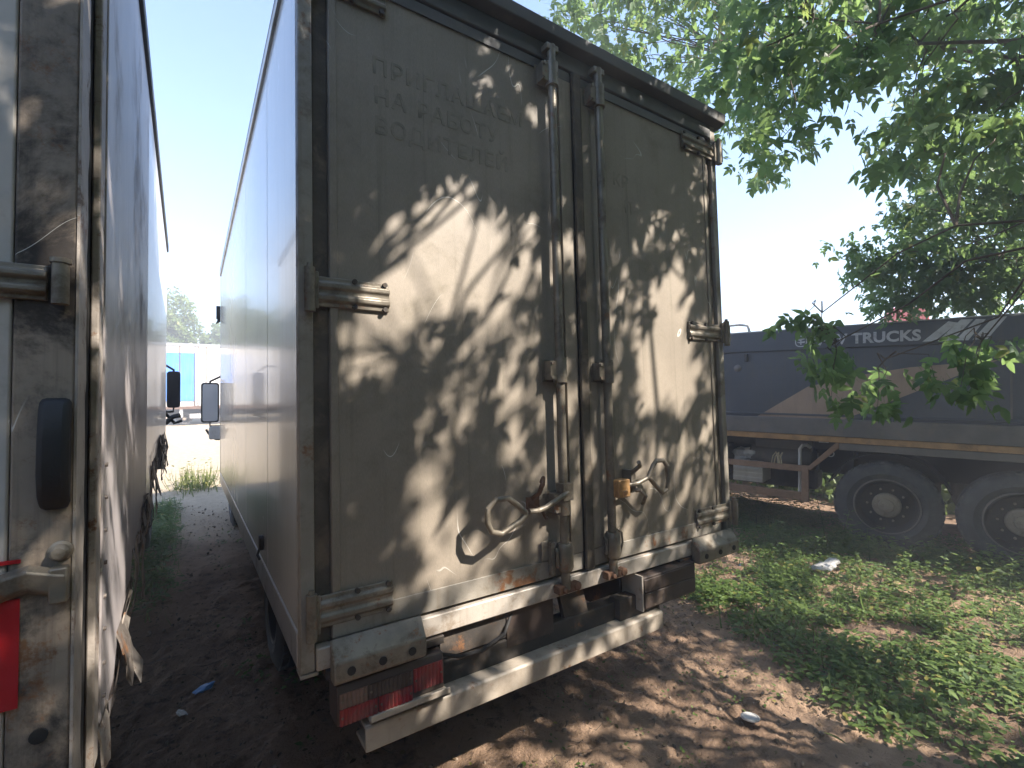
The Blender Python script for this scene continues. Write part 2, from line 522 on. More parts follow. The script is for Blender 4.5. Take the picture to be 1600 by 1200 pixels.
# ------------------------------------------------------------------ shared builders
def wheel(parent, x, y, z, Rr, wd, side=-1, hubr=.27):
    """outer face at x, looking along side; returns the tyre part with rim and hub"""
    s = -side
    pf = [(.60*Rr, .03), (.66*Rr, .004), (.72*Rr, 0), (.735*Rr, -.004), (.75*Rr, 0), (.88*Rr, .004), (.955*Rr, .022), (.99*Rr, .045)]
    q = [(r, s*h) for r, h in pf]
    k = 5
    for i in range(k):
        a = .05+(wd-.1)*i/k; b = .05+(wd-.1)*(i+1)/k
        q += [(Rr, s*a), (Rr, s*(b-.014)), (Rr*.972, s*(b-.012)), (Rr*.972, s*(b-.002))]
    q += [(r, s*(wd-h)) for r, h in pf[::-1]]
    wl = MB().lathe(q, (0, 0, 0), 40, 0)
    for i in range(40):                       # shoulder lugs
        a = 2*math.pi*(i+.5)/40
        c, n_ = math.cos(a), math.sin(a)
        p = []
        for rr in (Rr*.962, Rr*1.002):
            for t in (-.022, .022):
                for h in (.026, .06):
                    p.append((s*h, rr*c-t*n_, rr*n_+t*c))
        wl.add(p, [(0, 1, 3, 2), (4, 6, 7, 5), (0, 4, 5, 1), (2, 3, 7, 6), (0, 2, 6, 4), (1, 5, 7, 3)])
    o = wl.build('wheel', 'tyre', parent, smooth=True)
    o.location = (x, y, z)
    rim = MB().lathe([(.61*Rr, s*.03), (.60*Rr, s*.012), (.575*Rr, s*.012), (.56*Rr, s*.05), (.53*Rr, s*.10), (.50*Rr, s*.135), (.30*Rr, s*.15), (.02*Rr, s*.15)], (0, 0, 0), 36, 0).build('rim', 'rim', o, smooth=True)
    ring = MB().lathe([(.622*Rr, s*.028), (.612*Rr, s*.006), (.592*Rr, s*.004), (.578*Rr, s*.02)], (0, 0, 0), 36, 0).build('rim_lip', 'dumprail', o, smooth=True)
    hb = MB().lathe([(hubr*Rr, s*.15), (hubr*Rr, s*.075), (hubr*.9*Rr, s*.062), (hubr*.55*Rr, s*.06), (hubr*.5*Rr, s*.045), (0.001, s*.044)], (0, 0, 0), 28, 0)
    for i in range(10):
        a = 2*math.pi*i/10
        hb.cyl((s*.062, hubr*.76*Rr*math.cos(a), hubr*.76*Rr*math.sin(a)), 0, .014, .022, 6)
        hb.cyl((s*.14, hubr*1.35*Rr*math.cos(a), hubr*1.35*Rr*math.sin(a)), 0, .013, .04, 6)
    hb.build('hub', 'hub', o, smooth=True)
    return o


def truck_cab(parent, x0, x1, y0, y1, z0, z1, paint, mirror_pts):
    """cab with raked windscreen, windows and the mirrors given as (x, z, reach-in x)"""
    prof = [(y0, z0), (y1, z0), (y1, z0+.9), (y1-.22, z1-.12), (y1-.4, z1), (y0, z1)]
    MB().prism(prof, 0, x0, x1).build('cab', paint, parent, bevel=.05)
    for xx, sgn in ((x0, -1), (x1, 1)):
        MB().prism([(y0+.35, z0+.95), (y1-.25, z0+.95), (y1-.40, z1-.25), (y0+.35, z1-.25)], 0, xx+sgn*.003, xx+sgn*.010).build('side_window', 'glass', parent)
    MB().add([(x0+.12, y1+.006, z0+.95), (x1-.12, y1+.006, z0+.95), (x1-.15, y1-.205, z1-.16), (x0+.15, y1-.205, z1-.16)], [(0, 1, 2, 3)]).build('windscreen', 'glass', parent)
    for mx0, mx1, mz0, mz1, my, ax, back in mirror_pts:
        mr = MB().prism(rrect(mx0, mx1, mz0, mz1, .035), 1, my, my+.055).build('mirror', 'rubber', parent, bevel=.012)
        if back:
            MB().prism(rrect(mx0+.018, mx1-.018, mz0+.02, mz1-.02, .025), 1, my-.004, my+.001).build('mirror_glass', 'mirror', mr)
        cx = (mx0+mx1)/2
        MB().tube([(ax, my+.12, mz1+.10), ((ax+cx)/2, my+.08, mz1+.10), (cx, my+.04, mz1+.02), (cx, my+.05, mz1-.08)], .014, 8).tube([(cx, my+.05, mz0+.05), (cx, my+.05, mz0-.05), (ax, my+.12, mz0-.06)], .014, 8).build('mirror_arm', 'rubber', parent, smooth=True)


# ------------------------------------------------------------------ the box truck in the middle
BT = thing('box_truck', 'dirty off-white box truck with two closed rear doors in the middle', 'truck', (0, 0, 0))
W, L, ZB, ZT = 2.40, 5.16, .88, 3.48
MB().box(.014, W-.014, .075, L-.04, .93, 3.42).build('body_core', 'dark', BT)
MB().box(-.012, W+.03, .02, L, 3.455, 3.492).build('roof', 'dark_header', BT, bevel=.008)
seams = [.045, .80, 1.86, 3.40, 4.30, L-.03]
for a, b in zip(seams[:-1], seams[1:]):
    MB().box(-.0015, .014, a+.004, b-.004, 1.0, 3.40).build('side_panel', 'side', BT, bevel=.0015)
MB().box(W-.014, W, .045, L-.03, 1.0, 3.40).build('side_panel', 'side', BT, bevel=.002)
for x0, x1 in ((-.006, .016), (W-.016, W+.006)):
    MB().box(x0, x1, .045, L-.01, ZB, .996).build('bottom_rail', 'rail', BT, bevel=.004)
    MB().box(x0-.008, x1+.008, .03, L-.01, 3.404, 3.453).build('top_rail', 'rail', BT, bevel=.004)
MB().box(-.004, W+.004, L-.028, L+.01, ZB, 3.453).build('front_wall', 'side', BT, bevel=.006)
MB().box(.1, W-.1, .1, L-.1, ZB-.01, .925).build('box_floor', 'darksteel', BT)
lampm = MB().box(-.05, -.008, L-.09, L-.045, 2.86, 3.02).add([(-.008, L-.10, 2.83), (-.008, L-.03, 2.83), (-.055, L-.10, 2.80), (-.055, L-.03, 2.80), (-.03, L-.07, 2.88), (-.008, L-.07, 2.88)], [(0, 1, 3, 2), (0, 2, 4, 5), (2, 3, 4), (1, 5, 4, 3), (0, 5, 1)])
lampm.build('side_marker', 'rubber', BT)
sm = MB().prism(rrect(.935, .985, 1.055, 1.125, .015), 0, -.022, -.002).build('marker_lamp', 'rubber', BT, bevel=.004)
MB().tube([(-.02, .96, 1.06), (-.028, .955, 1.035), (-.018, .95, 1.01)], .006, 6).build('lamp_wire', 'rubber', sm)
# rear frame
MB().box(-.004, .042, -.008, .042, ZB, 3.43).build('rear_post', 'post', BT, bevel=.004)
MB().box(W-.042, W+.004, -.008, .042, ZB, 3.43).build('rear_post', 'post', BT, bevel=.004)
MB().box(.046, .094, .012, .05, .96, 3.36).build('door_seal', 'seal', BT)
MB().box(W-.094, W-.046, .012, .05, .96, 3.36).build('door_seal', 'seal', BT)
MB().box(.044, W-.044, -.012, .05, 3.345, 3.425).build('header', 'dark_header', BT, bevel=.006)
MB().prism([(-.055, 3.445), (-.060, 3.50), (-.02, 3.515), (.06, 3.515), (.06, 3.428), (-.01, 3.428)], 0, -.022, W+.05).build('roof_edge', 'dark_header', BT, bevel=.004)
sill = MB().box(.044, W-.044, -.018, .06, ZB, .953).build('rear_sill', 'sill', BT, bevel=.005)
MB().box(-.004, .05, -.012, .06, ZB-.012, ZB-.002).build('corner_foot', 'post', BT)

BAR_X = {-1: 1.078, 1: 1.372}
GH = []


def ribbed_strap(x0, x1, z0, z1, y):
    """pressed hinge strap: two raised ribs along its length"""
    h = z1-z0
    prof = [(y+.010, z0), (y, z0), (y, z0+.14*h), (y-.010, z0+.22*h), (y-.010, z0+.36*h), (y-.003, z0+.44*h), (y-.003, z0+.56*h), (y-.010, z0+.64*h), (y-.010, z0+.78*h), (y, z0+.86*h), (y, z1), (y+.010, z1)]
    return MB().prism(prof, 0, x0, x1)


for s in (-1, 1):
    x0, x1 = (.096, 1.222) if s < 0 else (1.268, W-.096)
    door = MB().box(x0, x1, 0, .045, .966, 3.338).build('door', 'panel', BT, bevel=.004)
    door['label'] = 'left rear door with faded ghost lettering' if s < 0 else 'right rear door with a rusty lock block'
    # aluminium edging of the door
    MB().box(x0+.002, x1-.002, -.007, -.0005, .968, 1.045).build('kick_strip', 'post', door, bevel=.002)
    MB().box(x0+.002, x1-.002, -.007, -.0005, 3.290, 3.336).build('top_edging', 'dark_header', door, bevel=.002)
    ex = (x0+.002, x0+.028) if s < 0 else (x1-.028, x1-.002)
    MB().box(ex[0], ex[1], -.006, -.0005, 1.047, 3.288).build('side_edging', 'panel', door, bevel=.002)
    ix = (x1-.075, x1-.002) if s < 0 else (x0+.002, x0+.075)
    MB().box(ix[0], ix[1], -.010, -.0005, 1.047, 3.288).build('lock_stile', 'panel', door, bevel=.003)
    bx = BAR_X[s]
    lb = MB().cyl((bx, -.046, 2.155), 2, .0205, 2.47, 16).build('lock_bar', 'zinc', door, smooth=True)
    for zc in (1.885, 3.25, 1.30):
        if zc == 1.30 and s > 0:
            continue
        g = MB().tube([(bx, -.046, zc-.055), (bx, -.046, zc+.055)], .031, 14)
        g.box(bx-.075, bx+.03, -.012, -.0105, zc-.05, zc+.05)
        g.box(bx-.062, bx-.02, -.058, -.012, zc-.042, zc+.042)
        g.build('bar_guide', 'zinc', door, bevel=.003)
        for dz in (-.032, .032):
            MB().cyl((bx-.055, -.062, zc+dz), 1, .008, .012, 6).build('guide_bolt', 'steel', door)
    # lower guide: fat sleeve with its hasp plate
    MB().tube([(bx, -.046, 1.00), (bx, -.046, 1.015), (bx, -.046, 1.105), (bx, -.046, 1.12)], [.030, .037, .037, .030], 16).build('bar_sleeve', 'zinc', door, smooth=True)
    hs = MB()
    if s < 0:
        hs.box(.972, 1.035, -.016, -.0105, 1.05, 1.135).box(1.008, 1.030, -.038, -.016, .985, 1.13)
    else:
        hs.box(1.412, 1.46, -.016, -.0105, 1.03, 1.12).tube([(1.43, -.02, 1.12), (1.452, -.03, 1.10), (1.456, -.03, 1.05), (1.44, -.025, 1.0)], .006, 6)
    hs.build('hasp', 'steel', door, bevel=.002)
    MB().tube([(bx-.045, -.04, 1.10), (bx-.05, -.055, 1.09), (bx-.05, -.055, 1.03), (bx-.04, -.04, 1.02)], .007, 8).build('staple', 'zinc', door, smooth=True)
    # bottom and top cams of the locking bar
    kb = MB().box(bx-.05, bx+.05, -.062, -.020, .905, .94).cyl((bx+.055, -.05, .925), 1, .020, .035, 10).cyl((bx-.02, -.068, .922), 1, .012, .02, 8)
    kb.build('bar_cam', 'rust', door, bevel=.004)
    MB().box(bx-.035, bx+.035, -.06, -.0125, 3.362, 3.392).build('bar_cam', 'zinc', door, bevel=.004)
    # handles
    if s < 0:
        h = MB().tube([(bx, -.075, 1.345), (.985, -.10, 1.322), (.93, -.108, 1.305), (.885, -.110, 1.298)], .0115, 10)
        lp_ = [(.885, 1.298), (.845, 1.35), (.80, 1.395), (.745, 1.398), (.705, 1.355), (.702, 1.285), (.72, 1.235), (.765, 1.215), (.80, 1.235), (.85, 1.262), (.885, 1.29)]
        h.tube([(.885, -.110, 1.298), (.845, -.108, 1.30)], .0115, 10)
        h.tube([(x-.055, -.108, 1.30+(z-1.305)*.74) for x, z in lp_], .0118, 10)
        h.box(bx-.028, bx+.028, -.082, -.030, 1.31, 1.385)
        h.build('handle', 'zinc', door, smooth=True)
        MB().box(.905, .965, -.018, -.0005, 1.285, 1.335).tube([(.93, -.018, 1.33), (.925, -.07, 1.36), (.935, -.085, 1.40), (.95, -.07, 1.42), (.955, -.05, 1.40)], .010, 8).tube([(.945, -.02, 1.29), (.945, -.07, 1.275), (.95, -.085, 1.25)], .007, 8).build('handle_catch', 'rust', door, smooth=True)
    else:
        h = MB().tube([(bx, -.075, 1.335), (1.50, -.10, 1.342), (1.57, -.108, 1.365)], .011, 10)
        lp_ = [(1.57, 1.365), (1.625, 1.425), (1.66, 1.447), (1.735, 1.445), (1.775, 1.41), (1.782, 1.33), (1.768, 1.285), (1.715, 1.272), (1.66, 1.305), (1.605, 1.345)]
        h.tube([(1.565+(x-1.57)*.70, -.110, 1.362+(z-1.362)*.92) for x, z in lp_], .0115, 10, closed=True)
        h.build('handle', 'zinc', door, smooth=True)
        MB().box(bx-.002, 1.448, -.10, -.050, 1.285, 1.368).cyl((1.415, -.103, 1.31), 1, .013, .010, 10).build('lock_block', 'brass', door, bevel=.006)
        MB().box(1.50, 1.53, -.06, -.0005, 1.29, 1.40).tube([(1.515, -.055, 1.39), (1.52, -.10, 1.425), (1.50, -.11, 1.445)], .011, 8).tube([(1.52, -.03, 1.30), (1.545, -.075, 1.30), (1.57, -.085, 1.27), (1.575, -.06, 1.225)], .010, 8).build('handle_catch', 'steel', door, smooth=True)
    # hinges
    for zc in (3.262, 2.138, 1.066):
        z0, z1 = zc-.052, zc+.052
        kx = .026 if s < 0 else W-.026+.028
        if s < 0:
            hg = ribbed_strap(.052, .305, z0, z1, -.012)
            hg.prism([(-.012, z0), (-.012, z1), (-.030, z1+.012), (-.030, z0-.012)], 0, .030, .056)
        else:
            hg = ribbed_strap(W-.33, W-.03, z0, z1, -.012)
            hg.prism([(-.012, z0), (-.012, z1), (-.030, z1+.012), (-.030, z0-.012)], 0, W-.034, kx)
        hob = hg.build('hinge', 'steel' if zc < 2 else 'zinc', door, bevel=.003)
        MB().tube([(kx, -.034, z0-.024), (kx, -.034, z1+.020)], .0175, 12).tube([(kx, -.034, z1+.020), (kx, -.034, z1+.034)], [.011, .009], 10).build('hinge_pin', 'zinc', door, smooth=True)
        for fx in (.5, .93):
            for dz in (-.045, .045):
                px_ = (.052+.253*fx) if s < 0 else (W-.03-.30*fx)
                MB().cyl((px_, -.016, zc+dz), 1, .009, .014, 8).build('hinge_rivet', 'darksteel', door)
        if s > 0:
            MB().box(W-.006, W+.052, -.03, .05, z0+.005, z1-.005).build('hinge_bracket', 'post', BT, bevel=.004)
    # lettering
    rows = [('ПРИГЛАШАЕМ', .252, 2.985), ('НА', .258, 2.872), ('РАБОТУ', .430, 2.872), ('ВОДИТЕЛЕЙ', .258, 2.758)] if s < 0 else [('КР', 1.50, 2.86), ('П', 1.58, 2.73)]
    for body, tx, tz in rows:
        mtx = Matrix(((1, 0, 0, tx), (0, 0, -1, -.0008), (0, 1, 0, tz), (0, 0, 0, 1)))
        text_part('lettering', body, .088, 'ghost', door, mtx, ext=.0004, bold=.0018, spacing=1.12)
MB().box(1.222, 1.268, -.004, .04, .97, 3.335).build('centre_gap', 'dark', BT)
MB().prism(rrect(1.222, 1.272, -.030, -.012, .006, 2), 2, .968, 3.33).build('centre_seal', 'seal', BT)

# buffers, lamps, bumper and what hangs under the box
for x0, x1, dz in ((.085, .405, 0), (2.0, 2.37, 0)):
    bp = MB().prism([(-.020, .86), (-.020, .975), (-.030, .972), (-.066, .924), (-.075, .914), (-.075, .852), (-.067, .843), (-.03, .843)], 0, x0, x1).build('buffer_plate', 'steel', BT, bevel=.008)
    for k in range(3):
        MB().cyl((x0+.055+k*(x1-x0-.11)/2, -.0757, .880), 1, .014, .006, 12).build('bolt_hole', 'dark', bp)
MB().tube([(.49, -.01, .80), (.56, -.02, .775), (.66, -.01, .762), (.78, .0, .79), (.84, .03, .86)], .008, 8).build('cable', 'rubber', BT, smooth=True)
lh = MB().box(.075, .50, -.018, .055, .842, .872).build('lamp_bracket', 'darksteel', BT, bevel=.003)
def ribbed_lens(x0, x1, z0, z1, n, m):
    pf = [(x0, -.044)]
    for i in range(n):
        a = x0+(x1-x0)*i/n; b = x0+(x1-x0)*(i+1)/n
        pf += [(a+.12*(b-a), -.0490), (a+.5*(b-a), -.0515), (b-.12*(b-a), -.0490), (b-.0001, -.0470)]
    pf += [(x1, -.044)]
    o = MB().prism(pf, 2, z0, z1).build('lamp_lens', m, tl)
    for sx_ in (x0+.008, x1-.008):
        MB().cyl((sx_, -.0505, (z0+z1)/2), 1, .004, .005, 8).build('lens_screw', 'steel', tl)
    return o


tl = MB().prism([(-.045, .70), (-.045, .80), (-.035, .825), (.06, .825), (.06, .69), (-.03, .69)], 0, .10, .485).build('tail_lamp', 'lampbrown', BT, bevel=.006)
ribbed_lens(.108, .20, .752, .80, 7, 'clearlens')
ribbed_lens(.108, .235, .698, .749, 9, 'redlens')
ribbed_lens(.204, .36, .752, .80, 11, 'lampbrown')
ribbed_lens(.238, .36, .698, .749, 9, 'redlens')
ribbed_lens(.364, .478, .720, .80, 8, 'redlens')
MB().box(.20, .49, -.085, -.02, .688, .697).box(.20, .49, -.085, -.080, .688, .715).build('lamp_guard', 'bumper', BT, bevel=.002)
# underrun beam: a C channel, its recess shade put into a dark tube
MB().prism([(-.055, .585), (-.055, .662), (-.047, .670), (.02, .670), (.02, .660), (-.040, .655), (-.044, .598), (.06, .598), (.06, .585)], 0, .19, 1.705).build('underrun_beam', 'bumper', BT, bevel=.003)
MB().box(.20, 1.70, .022, .10, .62, .752).build('recess_shade_tube', 'darksteel', BT, bevel=.006)
MB().prism([(.02, .765), (.02, .93), (.03, .93), (.03, .765)], 0, .50, .80).build('plate_holder', 'darksteel', BT)
MB().box(.806, 1.055, .02, .036, .715, .875).build('hanging_plate', 'lampbrown', BT, bevel=.002)
MB().prism([(1.10, .875), (1.24, .875), (1.285, .70), (1.14, .70)], 1, .03, .06).build('hanging_plate', 'darksteel', BT, bevel=.003)
MB().prism([(-.015, .598), (-.015, .765), (.08, .765), (.08, .598)], 0, 1.708, 1.728).build('beam_bracket', 'darksteel', BT, bevel=.002)
MB().box(1.44, 1.728, -.012, .06, .60, .77).build('beam_end', 'darksteel', BT, bevel=.004)
rl = MB().prism([(-.05, .70), (-.05, .86), (.08, .87), (.08, .70)], 0, 1.56, 1.985).build('tail_lamp', 'lampbrown', BT, bevel=.006)
rl['label'] = 'tail lamp housing on the right, its shade put into dark brown'
MB().box(1.572, 1.975, -.056, -.049, .785, .85).build('lamp_lens', 'lampbrown', rl, bevel=.004)
MB().box(1.572, 1.975, -.056, -.049, .708, .78).build('lamp_lens', 'lampbrown', rl, bevel=.004)
MB().box(1.555, 1.565, -.055, .08, .70, .872).build('lamp_bracket', 'sill', BT)  # pale strip painting the lit left edge of the lamp housing
MB().box(1.90, 2.10, -.02, .03, .835, .875).build('lamp_bracket', 'darksteel', BT, bevel=.003)
for x0 in (.72, 1.56):
    MB().box(x0, x0+.08, .09, 6.9, .62, .84).build('chassis_rail', 'darksteel', BT, bevel=.006)
for y in (.5, 1.6, 2.8, 4.0):
    MB().box(.06, W-.06, y, y+.06, .84, .90).build('cross_bearer', 'darksteel', BT)
MB().tube([(.2, 1.95, .44), (2.2, 1.95, .44)], .06, 12).build('rear_axle', 'darksteel', BT, smooth=True)
MB().lathe([(.001, -.19), (.10, -.17), (.17, -.05), (.17, .05), (.10, .17), (.001, .19)], (1.2, 1.95, .44), 16, 0).build('differential', 'darksteel', BT, smooth=True)
for xx in (.15, .42, 1.78, 2.05):
    wheel(BT, xx, 1.95, .44, .42, .2, -1)
for xx, sd in ((.15, -1), (2.25, 1)):
    wheel(BT, xx, 5.95, .60, .42, .22, sd)
truck_cab(BT, .18, 2.22, 5.30, 7.0, .85, 2.75, 'white', [(-.19, .02, 1.59, 2.13, 5.97, .2, True), (2.38, 2.59, 1.59, 2.13, 5.97, 2.2, True)])
MB().prism(rrect(-.10, .08, 1.36, 1.54, .03), 1, 5.97, 6.02).build('mirror', 'white', BT, bevel=.01)
MB().tube([(-.13, 6.0, 1.50), (-.10, 6.0, 1.44), (-.02, 6.0, 1.36), (.2, 6.05, 1.35)], .014, 8).build('mirror_arm', 'rubber', BT, smooth=True)

# ------------------------------------------------------------------ the truck at the left edge
LT = thing('box_truck', 'box truck with rusty peeling rear post at the left edge of the photo', 'truck', (-.46, -.60, 0), (0, 0, R(.5)))
LL, LZ = 4.62, 3.36
MB().box(-2.38, -.03, .34, LL-.05, 1.3, LZ-.06).build('body_core', 'dark', LT)
MB().prism([(.0, 1.06), (.0, LZ), (.045, LZ), (.045, 1.06)], 0, -.086, -.008).build('rear_post', 'leftpost', LT, bevel=.004)
MB().box(-2.40, -2.31, 0, .045, 1.06, LZ).build('rear_post', 'leftpost', LT, bevel=.004)
ed = []
for i in range(60):                                  # ragged peeled flange along the corner
    z = 1.06+(LZ-1.06)*i/59
    ed.append((z, .078+.010*math.sin(i*1.7)*random.random()))
fl = MB()
for i in range(59):
    (za, ya), (zb_, yb) = ed[i], ed[i+1]
    fl.add([(-.004, -.002, za), (-.004, ya, za), (-.004, yb, zb_), (-.004, -.002, zb_), (-.008, -.002, za), (-.008, ya, za), (-.008, yb, zb_), (-.008, -.002, zb_)],
           [(0, 1, 2, 3), (7, 6, 5, 4), (0, 3, 7, 4), (1, 5, 6, 2)])
fl.build('corner_flange', 'edge', LT)
MB().box(-.024, -.014, .075, .19, 1.02, LZ).build('corner_gap', 'dark', LT)
MB().box(-.012, .002, .185, .245, 1.02, LZ).build('edge_strip', 'edge', LT, bevel=.003)
MB().box(-.026, -.016, .245, .32, 1.02, LZ).build('corner_gap', 'seal', LT)
low = [(.315, 1.03), (.5, .99), (.62, 1.10), (.78, 1.13), (.92, 1.10), (1.06, 1.22), (1.25, 1.25), (1.42, 1.20), (1.55, 1.30), (1.8, 1.33), (2.05, 1.29), (2.2, 1.42), (2.5, 1.44), (2.75, 1.40), (2.95, 1.52), (3.4, 1.54), (3.9, 1.50), (LL, 1.55)]
for a, b in ((0, 9), (9, 13), (13, 17)):
    seg = low[a:b+1]
    poly = [(y, z) for y, z in seg]+[(seg[-1][0]-.004, LZ-.05), (seg[0][0], LZ-.05)]
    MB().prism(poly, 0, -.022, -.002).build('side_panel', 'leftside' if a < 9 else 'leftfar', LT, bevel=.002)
MB().box(-.03, .012, .30, LL, LZ-.05, LZ+.02).build('top_rail', 'dark_header', LT, bevel=.006)
MB().box(-2.40, .0, .0, LL, LZ-.02, LZ+.03).build('roof', 'white', LT, bevel=.006)
MB().box(-2.42, -2.39, .3, LL, 1.1, LZ-.05).build('side_panel', 'leftside', LT, bevel=.002)
MB().box(-2.38, -.01, LL-.04, LL, 1.2, LZ-.05).build('front_wall', 'white', LT)
# battered sheet hanging off the lower edge
rnd = random.Random(3)
for k in range(26):
    y = .36+k*.155+rnd.uniform(-.04, .04)
    zt = float(np.interp(y, [p[0] for p in low], [p[1] for p in low]))+.03
    ln = rnd.uniform(.09, .34)*(1.1 if y > .8 else .8); wd = rnd.uniform(.06, .19); t = rnd.uniform(-.03, .05)
    o1 = rnd.uniform(-.01, .02); o2 = rnd.uniform(-.03, .045)
    n = 5; v = []; f = []
    for i in range(n+1):
        u = i/n
        bend = o1*math.sin(u*3)+o2*u*u+rnd.uniform(-.006, .006)
        for sgn in (0, 1):
            v.append((bend+.004*sgn, y-wd/2*(1-.5*u*rnd.random())+t*u, zt-ln*u)); v.append((bend+.004*sgn+rnd.uniform(-.008, .008), y+wd/2*(1-.6*u*rnd.random())+t*u, zt-ln*u+rnd.uniform(-.02, .02)))
    for i in range(n):
        a = i*4; b = a+4
        f += [(a, a+1, b+1, b), (a+2, b+2, b+3, a+3), (a, b, b+2, a+2), (a+1, a+3, b+3, b+1)]
    MB().add(v, f).build('torn_strip', 'torn' if k % 3 else 'edge', LT, smooth=True)
for k in range(9):
    z = 1.62-.075*k
    MB().cyl((.000, .345+.004*(k % 2), z), 0, .005, .006, 8).build('rivet', 'torn', LT)
# rear door, hinges, rubber buffer, reflector
ld = MB().box(-1.19, -.088, .004, .045, 1.12, LZ-.06).build('door', 'leftdoor', LT, bevel=.004)
MB().box(-2.30, -1.20, .004, .045, 1.12, LZ-.06).build('door', 'leftdoor', LT, bevel=.004)
MB().box(-.45, -.071, -.002, .003, 1.266, 1.440).build('reflector', 'redtape', ld)
MB().box(-.45, -.071, -.002, .003, 1.497, 1.503).build('reflector_edge', 'redtape', ld)
ribbed_strap(-.36, -.044, 1.932, 1.992, -.006).build('hinge', 'steel', ld, bevel=.002)
MB().tube([(-.026, -.016, 1.926), (-.026, -.016, 1.996)], .0118, 14).tube([(-.026, -.016, 1.996), (-.026, -.016, 2.004)], .0145, 14).build('hinge_pin', 'steel', ld, smooth=True)
v = []
lp = [(-.36, 1.425, 1.468), (-.12, 1.428, 1.476), (-.085, 1.440, 1.488), (-.06, 1.446, 1.494), (-.03, 1.432, 1.484), (-.014, 1.428, 1.480)]
mbp = MB()
for (xa, a0, a1), (xb, b0, b1) in zip(lp[:-1], lp[1:]):
    mbp.add([(xa, -.006, a0), (xb, -.006, b0), (xb, -.022, b0+.012), (xa, -.022, a0+.012), (xa, -.006, a1), (xb, -.006, b1), (xb, -.026, b1-.008), (xa, -.026, a1-.008)],
            [(0, 1, 2, 3), (3, 2, 6, 7), (7, 6, 5, 4), (0, 4, 5, 1)])
mbp.box(-.034, -.010, -.024, .0, 1.426, 1.484)
mbp.build('hinge', 'zinc', ld, bevel=.003)
MB().lathe([(.001, -.026), (.009, -.025), (.013, -.019), (.013, -.008), (.017, -.005), (.017, -.001)], (-.022, 0, 1.508), 14, 1).build('bolt', 'steel', LT, smooth=True)
MB().prism([(-.001, 1.575), (-.001, 1.765), (-.018, 1.768), (-.030, 1.750), (-.038, 1.70), (-.040, 1.64), (-.030, 1.600), (-.016, 1.585)], 0, -.050, -.010).build('rubber_buffer', 'rubber', LT, bevel=.010)
MB().cyl((-.046, -.001, 1.212), 1, .012, .004, 14).build('bolt_hole', 'dark', LT)
MB().box(-2.40, -.012, -.012, .05, 1.035, 1.118).build('rear_sill', 'leftpost', LT, bevel=.006)
for xx in (-1.65, -.85):
    MB().box(xx, xx+.08, .2, 6.0, .62, .95).build('chassis_rail', 'darksteel', LT)
MB().box(-2.3, -.12, .35, LL-.1, 1.16, 1.26).build('box_floor', 'darksteel', LT)
for xx in (-2.28, -2.02, -.64, -.38):
    wheel(LT, xx, 1.7, .46, .44, .2, -1 if xx < -1.5 else 1)
for xx, sd in ((-2.28, -1), (-.16, 1)):
    wheel(LT, xx, 5.6, .66, .44, .2, sd)
truck_cab(LT, -2.25, -.20, 4.75, 6.3, .9, 2.75, 'white', [(-.045, .10, 1.80, 2.27, 6.45, -.2, False)])
MB().tube([(-.2, 6.4, 1.78), (-.05, 6.45, 1.72), (.04, 6.47, 1.60), (.12, 6.47, 1.63)], .02, 8).tube([(-.06, 6.47, 1.60), (.02, 6.45, 1.68), (.10, 6.47, 1.70)], .03, 8).build('mirror_arm', 'rubber', LT, smooth=True)

# ------------------------------------------------------------------ the dump truck beyond the weeds
DT = thing('dump_truck', 'slate grey dump truck with a tan stripe behind the hanging leaves', 'dump truck', (6.27, .52, -.15), (R(2.4), 0, R(15.3)))
DW = 2.3
for x0, x1 in ((.018, .07), (DW-.07, DW-.018)):
    MB().box(x0, x1, -1.9, 3.5, 1.60, 2.452).build('side_panel', 'slate', DT, bevel=.004)
for x0, x1 in ((-.004, .09), (DW-.09, DW+.004)):
    MB().box(x0, x1, -1.92, 3.52, 2.452, 2.715).build('top_band', 'slate', DT, bevel=.012)
    MB().box(x0+.006, x1-.006, -1.91, 3.51, 2.7155, 2.728).build('sunlit_lip', 'greypanel', DT, bevel=.003)  # sunlit rim of the body put into pale grey
MB().box(.07, DW-.07, -1.9, 3.5, 1.60, 1.66).build('body_floor', 'slate', DT)
MB().box(.02, DW-.02, -1.96, -1.90, 1.55, 2.70).build('tailgate', 'slate', DT, bevel=.006)
MB().box(.02, DW-.02, 3.50, 3.56, 1.60, 2.95).build('front_board', 'slate', DT, bevel=.006)
MB().tube([(.05, 1.9, 2.73), (.05, 1.86, 2.835), (.05, 1.60, 2.835), (.05, 1.50, 2.815), (.05, 1.48, 2.73)], .018, 8).build('top_hoop', 'greypanel', DT, smooth=True)
for x0, x1 in ((-.045, .05), (DW-.05, DW+.045)):
    MB().box(x0, x1, -1.9, 3.5, 1.392, 1.598).build('body_rail', 'dumprail', DT, bevel=.008)
    MB().box(x0+.012, x1-.012, -1.9, 3.5, 1.320, 1.390).build('rail_edge', 'orange', DT, bevel=.006)
MB().box(-.02, .04, -1.9, .47, 1.235, 1.3185).build('sill_frame', 'dumprail', DT, bevel=.005)
MB().prism([(.470, 1.255), (.470, 1.318), (.50, 1.318), (.805, .985), (.765, .955)], 0, -.018, .035).build('brace', 'guard', DT, bevel=.004)
MB().prism([(1.371, 1.601), (.419, 1.601), (-.881, 2.262), (-.178, 2.206), (.30, 2.12), (.794, 1.992)], 0, .014, .0175).build('stripe', 'tan', DT)
